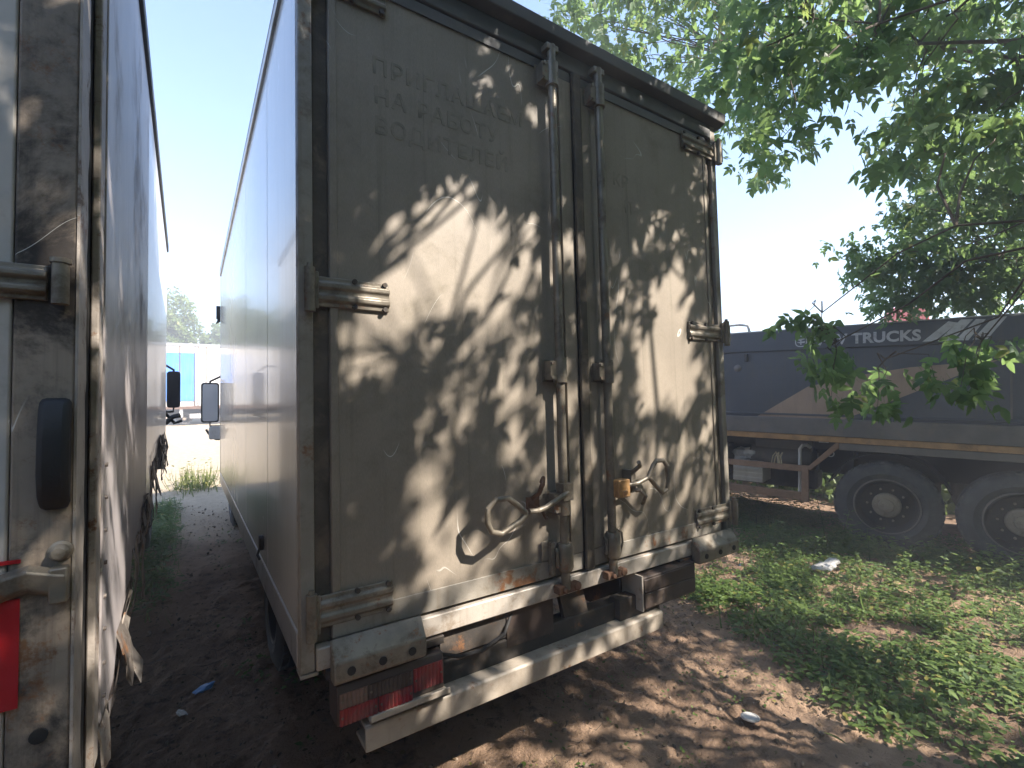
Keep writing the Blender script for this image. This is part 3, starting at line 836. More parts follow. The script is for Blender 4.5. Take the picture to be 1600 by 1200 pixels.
for q in ([(-.293, 2.484), (-.393, 2.484), (-.582, 2.668), (-.505, 2.690)], [(-.419, 2.482), (-.532, 2.478), (-.695, 2.694), (-.602, 2.70)],
          [(-.557, 2.481), (-.66, 2.477), (-.79, 2.685), (-.719, 2.695)], [(-.69, 2.481), (-.80, 2.479), (-.945, 2.70), (-.845, 2.70)]):
    MB().prism(q, 0, -.0075, -.0046).build('stripe_mark', 'print', DT)


def dump_text(body, y, z, size, bold, sp):
    mtx = Matrix(((0, 0, -1, -.0055), (-1, 0, 0, y), (0, 1, 0, z), (0, 0, 0, 1)))
    return text_part('lettering', body, size, 'print', DT, mtx, ext=.001, bold=bold, spacing=sp)


dump_text('FAW TRUCKS', .755, 2.505, .165, .006, 1.02)
em = MB().prism(rrect(.80, .93, 2.490, 2.630, .05), 0, -.0068, -.0046)
emo = em.build('emblem', 'print', DT)
MB().prism(rrect(.811, .919, 2.501, 2.619, .042), 0, -.0080, -.0069).build('emblem_field', 'slate', emo)
MB().box(-.0092, -.0081, .86, .872, 2.515, 2.605).prism([(.905, 2.58), (.83, 2.60), (.82, 2.585), (.875, 2.565)], 0, -.0092, -.0081).prism([(.91, 2.55), (.82, 2.56), (.825, 2.54), (.875, 2.535)], 0, -.0091, -.0081).build('emblem_mark', 'print', emo)
for yy in (2.62, -.98):
    MB().box(.011, .0175, yy, yy+.016, 1.665, 2.44).build('weld_seam', 'dumprail', DT)
MB().prism([(.018, 1.655), (.006, 1.647), (.006, 1.632), (.018, 1.624)], 1, -1.89, 3.49).build('fold_line', 'slate', DT)
for yy in (3.2, 2.4, 1.6, -1.4):
    MB().cyl((-.005, yy, 2.475), 0, .010, .008, 8).build('rivet', 'slate', DT)
MB().box(-.005, .019, 1.49, 1.53, 2.33, 2.43).build('hook', 'darksteel', DT, bevel=.004)
MB().lathe([(.001, -.012), (.035, -.010), (.05, .0), (.05, .02)], (.018, 1.62, 2.24), 16, 0).build('side_marker', 'dumprail', DT, smooth=True)
for x0 in (.70, 1.52):
    MB().box(x0, x0+.1, -1.85, 5.6, .88, 1.20).build('chassis_rail', 'dark', DT)
MB().box(.30, .72, -1.0, 3.3, 1.20, 1.318).box(1.6, 2.0, -1.0, 3.3, 1.20, 1.318).build('subframe', 'darksteel', DT)
MB().box(.22, 2.0, .35, .40, .75, 1.30).build('mud_flap', 'rubber', DT)
MB().prism(arc(.03, .62, .60, 20, 160, 12)+arc(.03, .62, .585, 160, 20, 12), 0, .08, .62).build('mudguard', 'rubber', DT)
for yy in (.03, -1.06):
    wheel(DT, .03, yy, .62, .505, .29, -1)
    wheel(DT, DW-.03, yy, .62, .505, .29, 1)
    MB().tube([(.3, yy, .62), (DW-.3, yy, .62)], .09, 12).build('axle', 'dark', DT, smooth=True)
    MB().cyl((.36, yy, .62), 0, .30, .12, 20).build('brake_drum', 'rust', DT, smooth=True)
for xx, sd in ((.03, -1), (DW-.03, 1)):
    wheel(DT, xx, 4.55, .62, .505, .29, sd)
# side guard and the things behind it
MB().box(.0, .035, .79, 3.6, .928, 1.005).build('guard_rail', 'guard', DT, bevel=.004)
MB().box(.0, .035, .79, 3.6, .575, .640).box(.0, .06, .79, 3.6, .640, .668).build('guard_rail', 'guard', DT, bevel=.004)
MB().box(-.004, .040, .785, .865, .56, 1.01).build('guard_post', 'guard', DT, bevel=.005)
MB().tube([(.12, .90, .58), (.12, .90, 1.20), (.13, .87, 1.245), (.16, .83, 1.25), (.2, .80, 1.22)], .022, 10).build('guard_hanger', 'greypanel', DT, smooth=True)
MB().tube([(.14, .70, 1.16), (.14, .70, .93)], .013, 8).build('guard_hanger', 'tank', DT, smooth=True)
MB().lathe([(.03, -.006), (.042, -.006), (.042, .006), (.03, .006), (.03, -.006)], (.10, .57, 1.17), 16, 0).build('hose_ring', 'greypanel', DT, smooth=True)
MB().box(.02, .06, .58, .68, 1.305, 1.33).build('reflector', 'print', DT)
MB().lathe([(.001, -.40), (.10, -.39), (.155, -.36), (.16, -.34), (.16, .34), (.155, .36), (.10, .39), (.001, .40)], (.36, 1.15, 1.06), 24, 1).build('air_tank', 'tank', DT, smooth=True)
MB().box(.25, .68, .78, 1.45, 1.16, 1.29).build('tank_bracket', 'tank', DT, bevel=.006)
bb = MB().box(.16, .60, 1.34, 1.72, .70, .985).build('battery_box', 'greypanel', DT, bevel=.01)
for k in range(4):
    MB().box(.148, .160, 1.345, 1.715, .735+k*.062, .765+k*.062).build('rib', 'greypanel', bb, bevel=.003)
MB().box(.12, .5, 1.78, 3.3, .75, 1.2).build('fuel_tank', 'tank', DT, bevel=.05)
MB().box(1.72, 2.22, .95, 3.4, .42, 1.2).build('fuel_tank', 'tank', DT, bevel=.05)  # added on the far side to block bright ground under the body
MB().box(1.4, 2.25, -.5, .85, .75, 1.3).build('gap_filler_box', 'dark', DT, bevel=.02)  # dark box added to block bright ground behind the wheels
rp = MB()
for dx, dy in ((0, 0), (.02, .018), (.01, -.02)):
    rp.tube([(-.02+dx*.2, 1.10+dy, 1.0), (-.012+dx, 1.115+dy, 1.09), (.02+dx, 1.12+dy*2, 1.145), (.03+dx, 1.16+dy*2, 1.09), (.0+dx, 1.17+dy*2, 1.0)], .008, 6)
rope = rp.build('rope', 'rope', None, smooth=True)
rope.matrix_world = DT.matrix_basis
tag(rope, 'pale loop of rope tied over the brown side guard of the dump truck', 'rope')
truck_cab(DT, .02, DW-.02, 3.72, 5.55, 1.1, 2.95, 'slate', [(-.2, 0, 2.0, 2.6, 5.2, .05, True)])


def crumpled(name, loc, sx, sy, sz, m, seed, n=14):
    """a crushed bag or sheet: folded, faceted shell"""
    r = np.random.default_rng(seed)
    bm = bmesh.new()
    bmesh.ops.create_icosphere(bm, subdivisions=3, radius=1)
    ph = r.uniform(0, 6, (n, 3)); dr = r.normal(0, 1, (n, 3))
    for v in bm.verts:
        p = np.array(v.co); k = 1.0
        for i in range(n):
            k += .09*math.sin(float(dr[i] @ p)*3.2+ph[i, 0])*(.5+abs(math.sin(float(dr[i] @ p[[1, 2, 0]])*4)))
        v.co = Vector((p[0]*k*sx, p[1]*k*sy, max(-.25, p[2])*k*sz))
    me_ = bpy.data.meshes.new(name); bm.to_mesh(me_); bm.free()
    me_.materials.append(MT[m])
    o = bpy.data.objects.new(name, me_); C.objects.link(o); o.location = loc
    return o


dm = Matrix.Translation((6.27, .52, -.15)) @ DT.rotation_euler.to_matrix().to_4x4()
bag = crumpled('plastic_bag', dm @ Vector((.30, 1.56, 1.03)), .10, .15, .13, 'plastic', 4)
tag(bag, 'crumpled white bag stuffed on the box behind the brown guard', 'bag')
bag.rotation_euler = (0, 0, R(15))

# ------------------------------------------------------------------ beyond: trailer, red cab, trees
ZF = float(ground_h(0, 24))
TRL = thing('semi_trailer', 'long blue and pale grey panelled trailer parked across the far end of the alley', 'trailer', (0, 24, ZF))
z0, z1 = 1.88-ZF, 4.78-ZF
MB().box(-6.4, 6.9, .02, 2.5, z0, z1).build('body_core', 'greypanel', TRL)
xs = [-6.4, -5.3, -4.2, -3.1, -2.05, -1.32, -.72, -.16, .26, 1.0, 2.1, 3.2, 4.3, 5.4, 6.9]
for i, (a, b) in enumerate(zip(xs[:-1], xs[1:])):
    blue = -1.4 < (a+b)/2 < -.2
    zt = z1-.42 if blue else z1-.1
    MB().box(a+.015, b-.015, -.01, .02, z0+.35 if blue else z0+.14, zt).build('panel', 'blue' if blue else 'greypanel', TRL, bevel=.006)
    if blue:
        MB().box(a+.015, b-.015, -.008, .02, z1-.41, z1-.1).build('panel', 'greypanel', TRL, bevel=.006)
for x in xs[1:-1]+[-.04]:
    MB().box(x-.014, x+.014, -.028, .02, z0+.1, z1-.06).build('panel_post', 'rust', TRL)
MB().box(-6.42, 6.92, -.035, .02, z1-.10, z1+.02).build('top_rail', 'rail', TRL)
MB().box(-6.42, 6.92, -.035, .02, z0, z0+.12).build('bottom_rail', 'rust', TRL)
MB().box(-1.12, -.82, -.04, -.02, z1-.32, z1-.18).build('marker_plate', 'white', TRL)
for yy in (.6, 1.7):
    MB().box(-5.5, 6.2, yy, yy+.12, z0-.3, z0).build('chassis_rail', 'dark', TRL)
for xx in (-5.0, -3.8, -.55, .55, 3.4, 4.7):
    o = wheel(TRL, 0, 0, 0, .3, .2, -1); o.location = (xx, .28, .30); o.rotation_euler = (0, 0, R(90))
MB().box(-.72, -.60, .05, .15, z0-.36, z0).build('landing_leg', 'white', TRL)
MB().box(-.35, .12, .1, .5, z0-.42, z0-.22).build('pallet_box', 'greypanel', TRL, bevel=.01)

RC = thing('truck_cab', 'red truck cab whose roof just shows above the dump truck', 'truck', (17.2, 3.6, float(ground_h(17.2, 3.6))), (0, 0, R(-52)))
MB().prism([(-.8, .6), (.8, .6), (.85, 1.7), (.62, 2.9), (-.8, 2.95)], 0, -1.15, 1.15).build('cab', 'redpaint', RC, bevel=.05)
MB().prism([(-.6, 2.95), (.5, 2.93), (-.1, 4.22-float(ground_h(17.2, 3.6))), (-.6, 4.26-float(ground_h(17.2, 3.6)))], 0, -.45, .45).build('roof_fairing', 'redpaint', RC, bevel=.04)
MB().add([(-1.0, .87, 1.75), (1.0, .87, 1.75), (1.0, .67, 2.75), (-1.0, .67, 2.75)], [(0, 1, 2, 3)]).build('windscreen', 'glass', RC)
for xx, sd in ((-1.15, -1), (1.15, 1)):
    wheel(RC, xx, .1, .48, .48, .28, sd)


def blob_tree(name, label, loc, h, blobs, n, seed, leaf=.17):
    r = np.random.default_rng(seed)
    T = thing(name, label, 'tree', loc, group='trees behind the trailer')
    MB().tube([(0, 0, -.1), (.05, 0, h*.25), (.12, .05, h*.5), (.05, 0, h*.72)], [.2, .16, .11, .04], 8).build('trunk', 'bark', T, smooth=True)
    P = []
    for cx, cy, cz, rr in blobs:
        k = int(n*rr*rr/sum(b[3]**2 for b in blobs))
        d = r.normal(0, 1, (k, 3)); d /= np.linalg.norm(d, axis=1)[:, None]
        P.append(np.array([cx, cy, cz])+d*(rr*(.55+.5*r.random(k)**.6))[:, None]*(1+.25*np.sin(d[:, :1]*7+d[:, 2:]*5)))
        MB().tube([(.08, 0, h*.4), ((cx+.08)/2, cy/2, (cz+h*.4)/2+.1), (cx, cy, cz)], [.07, .05, .02], 6).build('limb', 'bark', T)
    P = np.concatenate(P)
    o = scatter('crown', P, r.normal(0, 1, P.shape)+[0, 0, -.5], r.normal(0, 1, P.shape)+[0, -.3, .8], leaf*r.uniform(.6, 1.3, len(P)), ONE_LEAF[0], ONE_LEAF[1], 'farleaf', T)
    o['kind'] = 'stuff'
    return T


zf = float(ground_h(0, 34))
blob_tree('broadleaf_tree', 'sunlit round green tree rising above the blue trailer panel', (-1.9, 34, zf), 7.2, [(0, 0, 6.0, 1.5), (.95, .2, 5.0, 1.1), (-1.2, 0, 5.0, 1.5), (.5, -.3, 3.9, 1.2), (-.6, 0, 3.6, 1.5)], 16000, 21, .22)
blob_tree('broadleaf_tree', 'smaller bluish green tree above the grey trailer panels', (1.6, 36, zf), 5.8, [(0, 0, 4.6, 1.3), (-.75, 0, 3.9, .9), (.9, 0, 4.0, 1.4), (0, 0, 3.0, 1.3)], 14000, 22, .22)
blob_tree('broadleaf_tree', 'green tree mostly hidden behind the middle truck', (-6.5, 33, zf), 8.0, [(0, 0, 5.6, 2.0), (1.4, 0, 4.6, 1.4), (-1.5, 0, 4.4, 1.6)], 9000, 23, .22)

for k, (x, y, lb) in enumerate([(10.6, -.4, 'added shrub blocking bright ground behind the rear wheels of the dump truck'), (10.2, 1.4, 'added shrub blocking bright ground seen under the dump truck between wheel and guard'), (9.6, 3.2, 'added shrub blocking bright ground behind the brown side guard of the dump truck'), (8.9, 5.2, 'added shrub blocking bright ground beyond the front of the brown side guard'), (11.4, .6, 'taller shrub added to block bright ground behind the dump truck body')]):
    t = blob_tree('shrub', lb, (x, y, float(ground_h(x, y))-.1), 1.3, [(0, 0, .65, .75), (.8, .3, .5, .6), (-.7, -.5, .5, .65), (.2, .9, .5, .65), (-.2, -1.0, .5, .6)], 3800, 80+k, .16)
    t['group'] = 'shrubs added to block bright ground behind the dump truck'  # shrubs added to darken the bright strip under the dump truck
# unseen trees added behind the camera to block low sky light
for k, (x, y, hh) in enumerate([(-7.5, -8.0, 6.2), (-3.2, -8.6, 6.8), (1.2, -8.2, 6.6), (5.6, -8.8, 7.0), (10.2, -8.2, 6.6), (14.5, -5.5, 6.2), (-10.0, -4.5, 5.8)]):
    t = blob_tree('sky_block_tree', 'unseen tree added behind the camera to block sky light', (x, y, float(ground_h(x, y))), hh, [(0, 0, hh*.66, hh*.36), (1.5, .3, hh*.45, hh*.30), (-1.5, -.2, hh*.42, hh*.32), (.2, .5, hh*.25, hh*.26), (1.6, 0, hh*.2, 1.2), (-1.7, 0, hh*.2, 1.3)], 7000, 60+k, .36)
    t['group'] = 'unseen trees added to block sky light'
    t['label'] = ['unseen tree added behind the left truck to block sky light', 'second unseen sky-blocking tree from the left, added behind the camera', 'middle unseen sky-blocking tree, added straight behind the camera', 'tallest unseen sky-blocking tree, added behind the camera', 'unseen sky-blocking tree added behind the maple and the dump truck tail', 'outermost unseen sky-blocking tree, added on the dump truck side of the yard', 'outermost unseen sky-blocking tree, added beyond the left truck'][k]
# ------------------------------------------------------------------ the maple trees overhead
NEAR_SPRAYS = [(2.75,1.95,6.39), (3.5,2.27,6.95), (3.07,2.15,6), (3.11,1.96,5.85), (3.22,1.57,6.41), (3.52,2.24,6.61), (3.7,2.26,6.34), (3.54,2.01,5.99),
    (3.55,1.98,5.54), (4.01,2.02,7.14), (3.7,1.52,6.22), (3.75,1.69,5.99), (3.55,1.63,5.5), (3.89,2.16,5.81), (4.04,1.43,6.62), (3.47,1.24,5.96),
    (3.57,1.11,5.67), (4.19,1.93,6.23), (4.19,1.59,5.54), (3.92,1.41,5.04), (3.82,1.15,6.16), (4.08,1.22,5.79), (4.62,1.67,6.06), (4.49,1.61,5.59),
    (4.35,1.59,5.11), (4.51,1.16,6.64), (4.48,1.15,6.35), (4.2,0.96,5.79), (5.01,1.48,6.1), (4.46,1.1,5.19), (4.12,1.05,5), (4.18,0.91,4.6),
    (3.74,0.41,5.69), (4.86,1.09,6.53), (3.18,0.21,4.7), (2.78,-0,4.24), (3.12,0.03,4.18), (3.05,0.21,4.1), (5.05,1.23,4.89), (4.24,0.65,4.16),
    (4.87,0.98,4.21), (3.59,0.12,5.31), (3.05,-0.17,4.63), (4.1,0.29,5.15), (3.73,0.22,4.65), (3.83,0.16,4.53), (3.47,0.12,4.21), (4.13,0.49,4.39),
    (3.16,-0.03,3.58), (3.21,-0.25,4.77), (2.95,-0.36,4.38), (4.71,0.49,5.54), (3.56,-0.05,4.51), (3.18,-0.32,3.86), (4.05,0.12,4.39), (4.08,-0.17,5.33),
    (4.13,-0.1,5.34), (4.8,0.04,5.38), (5.45,0.37,5.57), (5.6,0.54,5.49), (4.41,-0.19,5.22), (6.36,0.32,6.49), (3.91,-0.44,4.35), (4.4,-0.23,4.57),
    (3.63,-0.35,3.98), (5.87,0.08,6.43), (4.01,-0.44,4.8), (3.99,-0.48,4.61), (5.32,-0.25,5.16), (5.75,-0.03,5.2), (3.74,-0.64,3.74), (5.02,-0.25,4.11),
    (4.39,-0.39,3.7), (5.27,-0.1,3.86), (4.43,-0.66,4.91), (6.58,-0.11,5.92), (5.55,-0.37,5.18), (5.87,-0.24,5.18), (6,-0.17,4.82), (6.71,0.13,4.99),
    (3.75,-0.67,3.39), (6.37,-0.32,6.29), (5.32,-0.65,5), (5.41,-0.46,5.06), (6.24,-0.32,5.07), (4.6,-0.75,4.01), (4.21,-0.82,3.53), (6.63,-0.53,6.12),
    (4.72,-0.87,4.68), (7.3,-0.44,5.8), (5.06,-0.73,4.53), (4.44,-0.85,3.9), (3.91,-0.98,3.37), (5.04,-0.82,3.73), (7.06,-0.65,6.52), (5.88,-0.82,5.63),
    (7.09,-0.59,5.83), (7.03,-0.74,5.54), (4.39,-1.02,3.99), (4.65,-0.92,3.89), (6.27,-0.82,4.24), (4.11,-1.1,3.28), (5.53,-1.11,5.16), (7.94,-0.73,6.25),
    (7.08,-0.8,5.38), (6.2,-0.98,4.71), (7.88,-0.66,5.18), (5.93,-1.01,4.07)]
FAR_SPRAYS = [(5.84,0.48,3.24), (6.46,0.56,3.16), (6.11,0.26,3.24), (6.6,0.48,3.23), (6.27,0.09,3.81), (7.04,0.27,3.92), (6.32,0.14,3.32), (6.29,0.19,2.94),
    (6.29,0.24,2.79), (7.06,-0.03,4.38), (6.87,0.05,3.96), (6.47,0.05,3.59), (5.93,-0.17,3.28), (6.4,-0.04,3), (6.8,0.15,2.82), (6.74,-0.13,4.21),
    (7.4,-0.14,3.99), (7.64,-0.06,3.91), (6.54,-0.24,3.2), (6.74,-0.25,2.84), (7.27,-0.05,2.92), (7.85,-0.29,4.35), (6.78,-0.47,3.86), (6.63,-0.49,3.57),
    (6.84,-0.45,3.13), (6.51,-0.39,3.04), (7.17,-0.17,2.73), (7.24,-0.47,4.33), (6.91,-0.6,3.96), (7.42,-0.55,3.89), (7.19,-0.44,3.63), (7.5,-0.5,3.32),
    (6.65,-0.62,2.91), (6.98,-0.78,3.95), (6.89,-0.76,3.78), (7.56,-0.62,3.67), (8.5,-0.61,3.53), (7.59,-0.58,2.91)]
LOW_SPRAYS = [(3.4,-0.12,2.24), (3.33,-0.18,2.07), (3.25,-0.25,1.89), (3.53,-0.2,2.01), (3.47,-0.03,1.97), (3.36,-0.19,1.74), (3.88,-0.3,1.82), (3.86,-0.28,1.64),
    (3.95,-0.59,1.85), (3.96,-0.73,2), (4.05,-0.78,1.91), (3.83,-0.75,1.78), (4.07,-0.79,1.76),
    (4.38,-0.77,2.05), (3.28,-0.05,2.29)]
FACE_GAPS = [(0.56,2.47,0.212,0.198,0.9), (0.39,2.21,0.205,0.149,0.9), (0.22,1.95,0.144,0.116,0.9), (0.44,2,0.152,0.124,0.7), (0.82,3.15,0.139,0.161,0.6),
    (1.01,3.13,0.056,0.092,0.8), (0.68,2.86,0.031,0.07,0.6), (0.13,2.55,0.056,0.07,0.5), (0.03,2.51,0.037,0.067,0.6), (0.67,2.12,0.046,0.134,0.5),
    (0.93,2.19,0.126,0.173,0.6), (0.81,1.69,0.117,0.191,0.7), (0.43,1.51,0.074,0.109,0.7), (0.54,1.47,0.07,0.1,0.5), (0.59,1.12,0.225,0.199,0.75),
    (0.37,1.23,0.051,0.094,0.4), (0.74,1.48,0.096,0.159,0.5), (0.95,1.71,0.089,0.227,0.6), (1.05,1.54,0.075,0.347,0.5), (1.24,1.95,0.104,0.372,0.5),
    (1.28,1.52,0.084,0.493,0.5), (1.91,2.29,0.172,0.219,1), (1.92,1.97,0.262,0.216,0.9), (1.6,2.09,0.227,0.202,0.6), (1.65,1.66,0.258,0.268,0.55),
    (2.08,1.68,0.246,0.331,0.5), (1.48,1.25,0.188,0.254,0.55), (1.94,1.26,0.291,0.28,0.5), (1.66,0.97,0.311,0.13,0.5), (2.3,3.28,0.204,0.164,0.6),
    (2.25,2.95,0.131,0.2,0.6), (1.47,3.01,0.143,0.137,0.25), (1.3,3,0.065,0.131,0.4), (1.54,3.39,0.253,0.07,0.5), (2.04,2.49,0.12,0.151,0.5),
    (1.8,2.6,0.081,0.108,0.3), (0.06,1.8,0.031,0.109,0.3), (0.18,1.02,0.067,0.033,0.3), (0.64,0.89,0.215,0.062,1), (0.39,0.62,0.183,0.068,1),
    (0.69,0.64,0.187,0.062,0.9), (1.16,0.6,0.242,0.071,0.8), (1.5,0.61,0.187,0.077,0.9), (1.1,3.06,0.047,0.125,0.5), (0.03,3.09,0.025,0.069,0.7),
    (1.04,2.41,0.037,0.271,0.3), (0.13,1.84,0.044,0.045,0.3)]
FACE = np.array(FACE_GAPS+[(1.86, 1.75, .42, .78, .55), (.62, 2.22, .46, .36, .7), (.62, 1.30, .34, .34, .5), (.90, 1.75, .22, .6, .55), (1.2, 1.7, .16, .7, .5)])


def gap_light(x, z):
    """how open the crown is along the sun ray that ends at (x, z) on the rear of the truck"""
    lit = np.zeros_like(x)
    wx = x+.10*fbm(x*4, z*4, 3, 61)*2; wz = z+.14*fbm(x*4+9, z*3, 3, 62)*2
    for cx, cz, rx, rz, s in FACE:
        d = np.sqrt(((wx-cx)/(rx*1.22))**2+((wz-cz)/(rz*1.22))**2)
        lit = np.maximum(lit, s*np.clip((1.25-d)/.45, 0, 1))
    return lit


def shade_leaves(centre, radii, n, r):
    d = r.normal(0, 1, (n, 3)); d /= np.linalg.norm(d, axis=1)[:, None]
    P = np.array(centre)+d*np.array(radii)*(r.random(n)**.38)[:, None]
    P = P[P[:, 2] > 2.35]
    # leaves gather in sprays
    q = P+.10*np.stack([fbm(P[:, 0]*3, P[:, 2]*3, 2, 80), fbm(P[:, 1]*3, P[:, 0]*3, 2, 81), fbm(P[:, 2]*3, P[:, 1]*3, 2, 82)], 1)*3
    P = q
    u, v, z = project(P)
    vis = (z > .05) & (u > -60) & (u < 1660) & (v > -70) & (v < 1260)
    P = P[~vis]
    t = P[:, 1]/SUN[1]
    F = P-SUN*t[:, None]
    onf = (P[:, 1] < 0) & (F[:, 0] > -.05) & (F[:, 0] < 2.45) & (F[:, 2] > .42) & (F[:, 2] < 3.6)
    G = P-SUN*(P[:, 2]/SUN[2])[:, None]
    g = fbm(G[:, 0]*1.3, G[:, 1]*1.0, 4, 90)
    pg = np.clip(.40-g*3.6, .03, 1)
    pg = np.where((G[:, 0] > 2.9) & (G[:, 1] > -.9), np.clip(.85-g*2.0, .25, 1), pg)
    pg = np.where((np.abs(G[:, 0]-1.5) < 1.2) & (np.abs(G[:, 1]) < .75), pg*.3, pg)
    pg = np.where((((G[:, 0]-3.5)/.5)**2+((G[:, 1]-.95)/.3)**2 < 1) | (((G[:, 0]-5.35)/.3)**2+((G[:, 1]-1.0)/.2)**2 < 1), .06, pg)
    pf = (1-np.clip(gap_light(F[:, 0], F[:, 2])*1.2, 0, 1))*np.where((F[:, 2] > 2.75) | (F[:, 0] < .33), .98, .66)*np.clip(1+3.2*fbm((F[:, 0]-.3*F[:, 2])*8, F[:, 2]*3.2, 3, 66), .15, 1.6)
    tl = (P[:, 1]+.6)/SUN[1]
    Q = P-SUN*tl[:, None]
    onl = (P[:, 1] < -.6) & (Q[:, 0] > -1.3) & (Q[:, 0] < -.35) & (Q[:, 2] > .9) & (Q[:, 2] < 3.5)
    pg = np.where(onl, np.where(np.abs(Q[:, 2]-2.15) < .12, .2, np.where(Q[:, 2] > 2.0, .30, .5)), pg)
    pf = np.where(t < 3.4, pf*np.where(F[:, 2] > 2.55, .75, .32), pf)
    pr = np.where(onf, pf, pg)
    P = P[r.random(len(P)) < pr]
    D = r.normal(0, .6, P.shape)+[0, 0, -.55]
    Nn = r.normal(0, .55, P.shape)+[.1, -.2, .9]
    return P, D, Nn, r.uniform(.055, .115, len(P))


def spray(c, n, rad, r, s0=.075, s1=.115):
    """leaves along a drooping twig end"""
    a = r.uniform(0, 2*math.pi)
    ax = np.array([math.cos(a), math.sin(a), -.35])
    t = r.uniform(-1, 1, n)
    P = np.array(c)+ax*(t*rad)[:, None]*[1, 1, 1]+r.normal(0, rad*.42, (n, 3))*[1, 1, .75]
    D = ax*np.sign(r.random(n)+.2)[:, None]*.4+r.normal(0, .5, (n, 3))+[0, 0, -.75]
    Nn = r.normal(0, .5, (n, 3))+[-.1, -.35, .75]
    return P, D, Nn, r.uniform(s0, s1, n)


def limb(parent, pts, r0, r1, n=8):
    k = len(pts)
    o = MB().tube(pts, [r0+(r1-r0)*i/(k-1) for i in range(k)], n).build('limb', 'bark', parent, smooth=True)
    return o


def curve(a, b, sag=.25, k=7, wob=.06, r=rng):
    a = np.array(a, float); b = np.array(b, float)
    out = []
    for i in range(k):
        t = i/(k-1)
        p = a+(b-a)*t; p[2] += sag*4*t*(1-t)
        if 0 < i < k-1:
            p += r.normal(0, wob, 3)
        out.append(tuple(p))
    return out


def make_tree(name, label, base, fork, limbs, sprays, seed, shade=None, nparts=0, mt='leaf'):
    r = np.random.default_rng(seed)
    gz = float(ground_h(base[0], base[1]))
    T = thing(name, label, 'tree', (0, 0, 0), group='maple trees around the trucks')
    MB().tube([(base[0], base[1], gz-.15), (base[0], base[1], gz+.25), ((base[0]+fork[0])/2, (base[1]+fork[1])/2, (gz+fork[2])/2), tuple(fork)], [.30, .21, .18, .15], 12).build('trunk', 'bark', T, smooth=True)
    nodes = []
    for tip in limbs:
        pts = curve(fork, tip, .35, 8, .08, r)
        limb(T, pts, .020 if tip[2] > 2.6 else .014, .006 if tip[2] > 3 else .004)
        nodes += [(p, .03) for p in pts[2:]]
    NA = np.array([p for p, _ in nodes])
    tw = MB()
    P = []; D = []; Nn = []; Sz = []
    for c, n, rad, s0, s1 in sprays:
        d = np.linalg.norm(NA-np.array(c), axis=1)
        a = NA[np.argmin(d)]
        tw.tube(curve(a, c, .10, 5, .03, r), [.0055, .0048, .004, .003, .0015] if c[2] < 2.6 else [.010, .008, .006, .004, .002], 5)
        p, dd, nn, ss = spray(c, n, rad, r, s0, s1)
        P.append(p); D.append(dd); Nn.append(nn); Sz.append(ss)
    if shade is not None:
        for centre, radii, n in shade:
            p, dd, nn, ss = shade_leaves(centre, radii, n, r)
            for j in r.choice(len(p), 110):
                a = NA[np.argmin(np.linalg.norm(NA-p[j], axis=1))]
                pts = curve(a, p[j], .08, 5, .05, r)
                u, v, z = project(np.array(pts))
                if not ((z > .05) & (u > -60) & (u < 1660) & (v > -70) & (v < 1260)).any():
                    tw.tube(pts, [.014, .011, .008, .006, .002], 5)
            P.append(p); D.append(dd); Nn.append(nn); Sz.append(ss)
    w_ = tw.build('twigs', 'bark', T); w_['kind'] = 'stuff'
    P = np.concatenate(P); D = np.concatenate(D); Nn = np.concatenate(Nn); Sz = np.concatenate(Sz)
    u, v, z = project(P)
    infr = (z > .1) & (u > 5) & (u < 1595) & (v > 5) & (v < 1195)
    app = np.where(infr, Sz/np.maximum(z, .1), 0)
    order = np.argsort(-app)
    single = order[:nparts]; single = single[app[single] > 0]
    rest = np.setdiff1d(np.arange(len(P)), single)
    tint = r.random(len(P))
    temps = [LEAF_A, LEAF_B, LEAF_C]
    which = np.arange(len(P)) % 3
    for k, (tv, tf) in enumerate(temps):
        idx = rest[which[rest] == k]
        o = scatter('foliage', P[idx], D[idx], Nn[idx], Sz[idx], tv, tf, mt, T, tint[idx]); o['kind'] = 'stuff'
    protos = []
    for tv, tf in temps:
        me_ = bpy.data.meshes.new('leaf'); me_.from_pydata(tv, [], tf); me_.materials.append(MT[mt])
        me_.polygons.foreach_set('use_smooth', [True]*len(me_.polygons))
        protos.append(me_)
    for j in single:
        d = D[j]/np.linalg.norm(D[j]); zz = Nn[j]-d*(Nn[j] @ d); zz /= np.linalg.norm(zz); x = np.cross(d, zz); s = Sz[j]
        o = bpy.data.objects.new('leaf', protos[j % 3]); C.objects.link(o); o.parent = T
        o.matrix_local = Matrix(((x[0]*s, d[0]*s, zz[0]*s, P[j][0]), (x[1]*s, d[1]*s, zz[1]*s, P[j][1]), (x[2]*s, d[2]*s, zz[2]*s, P[j][2]), (0, 0, 0, 1)))
    return T


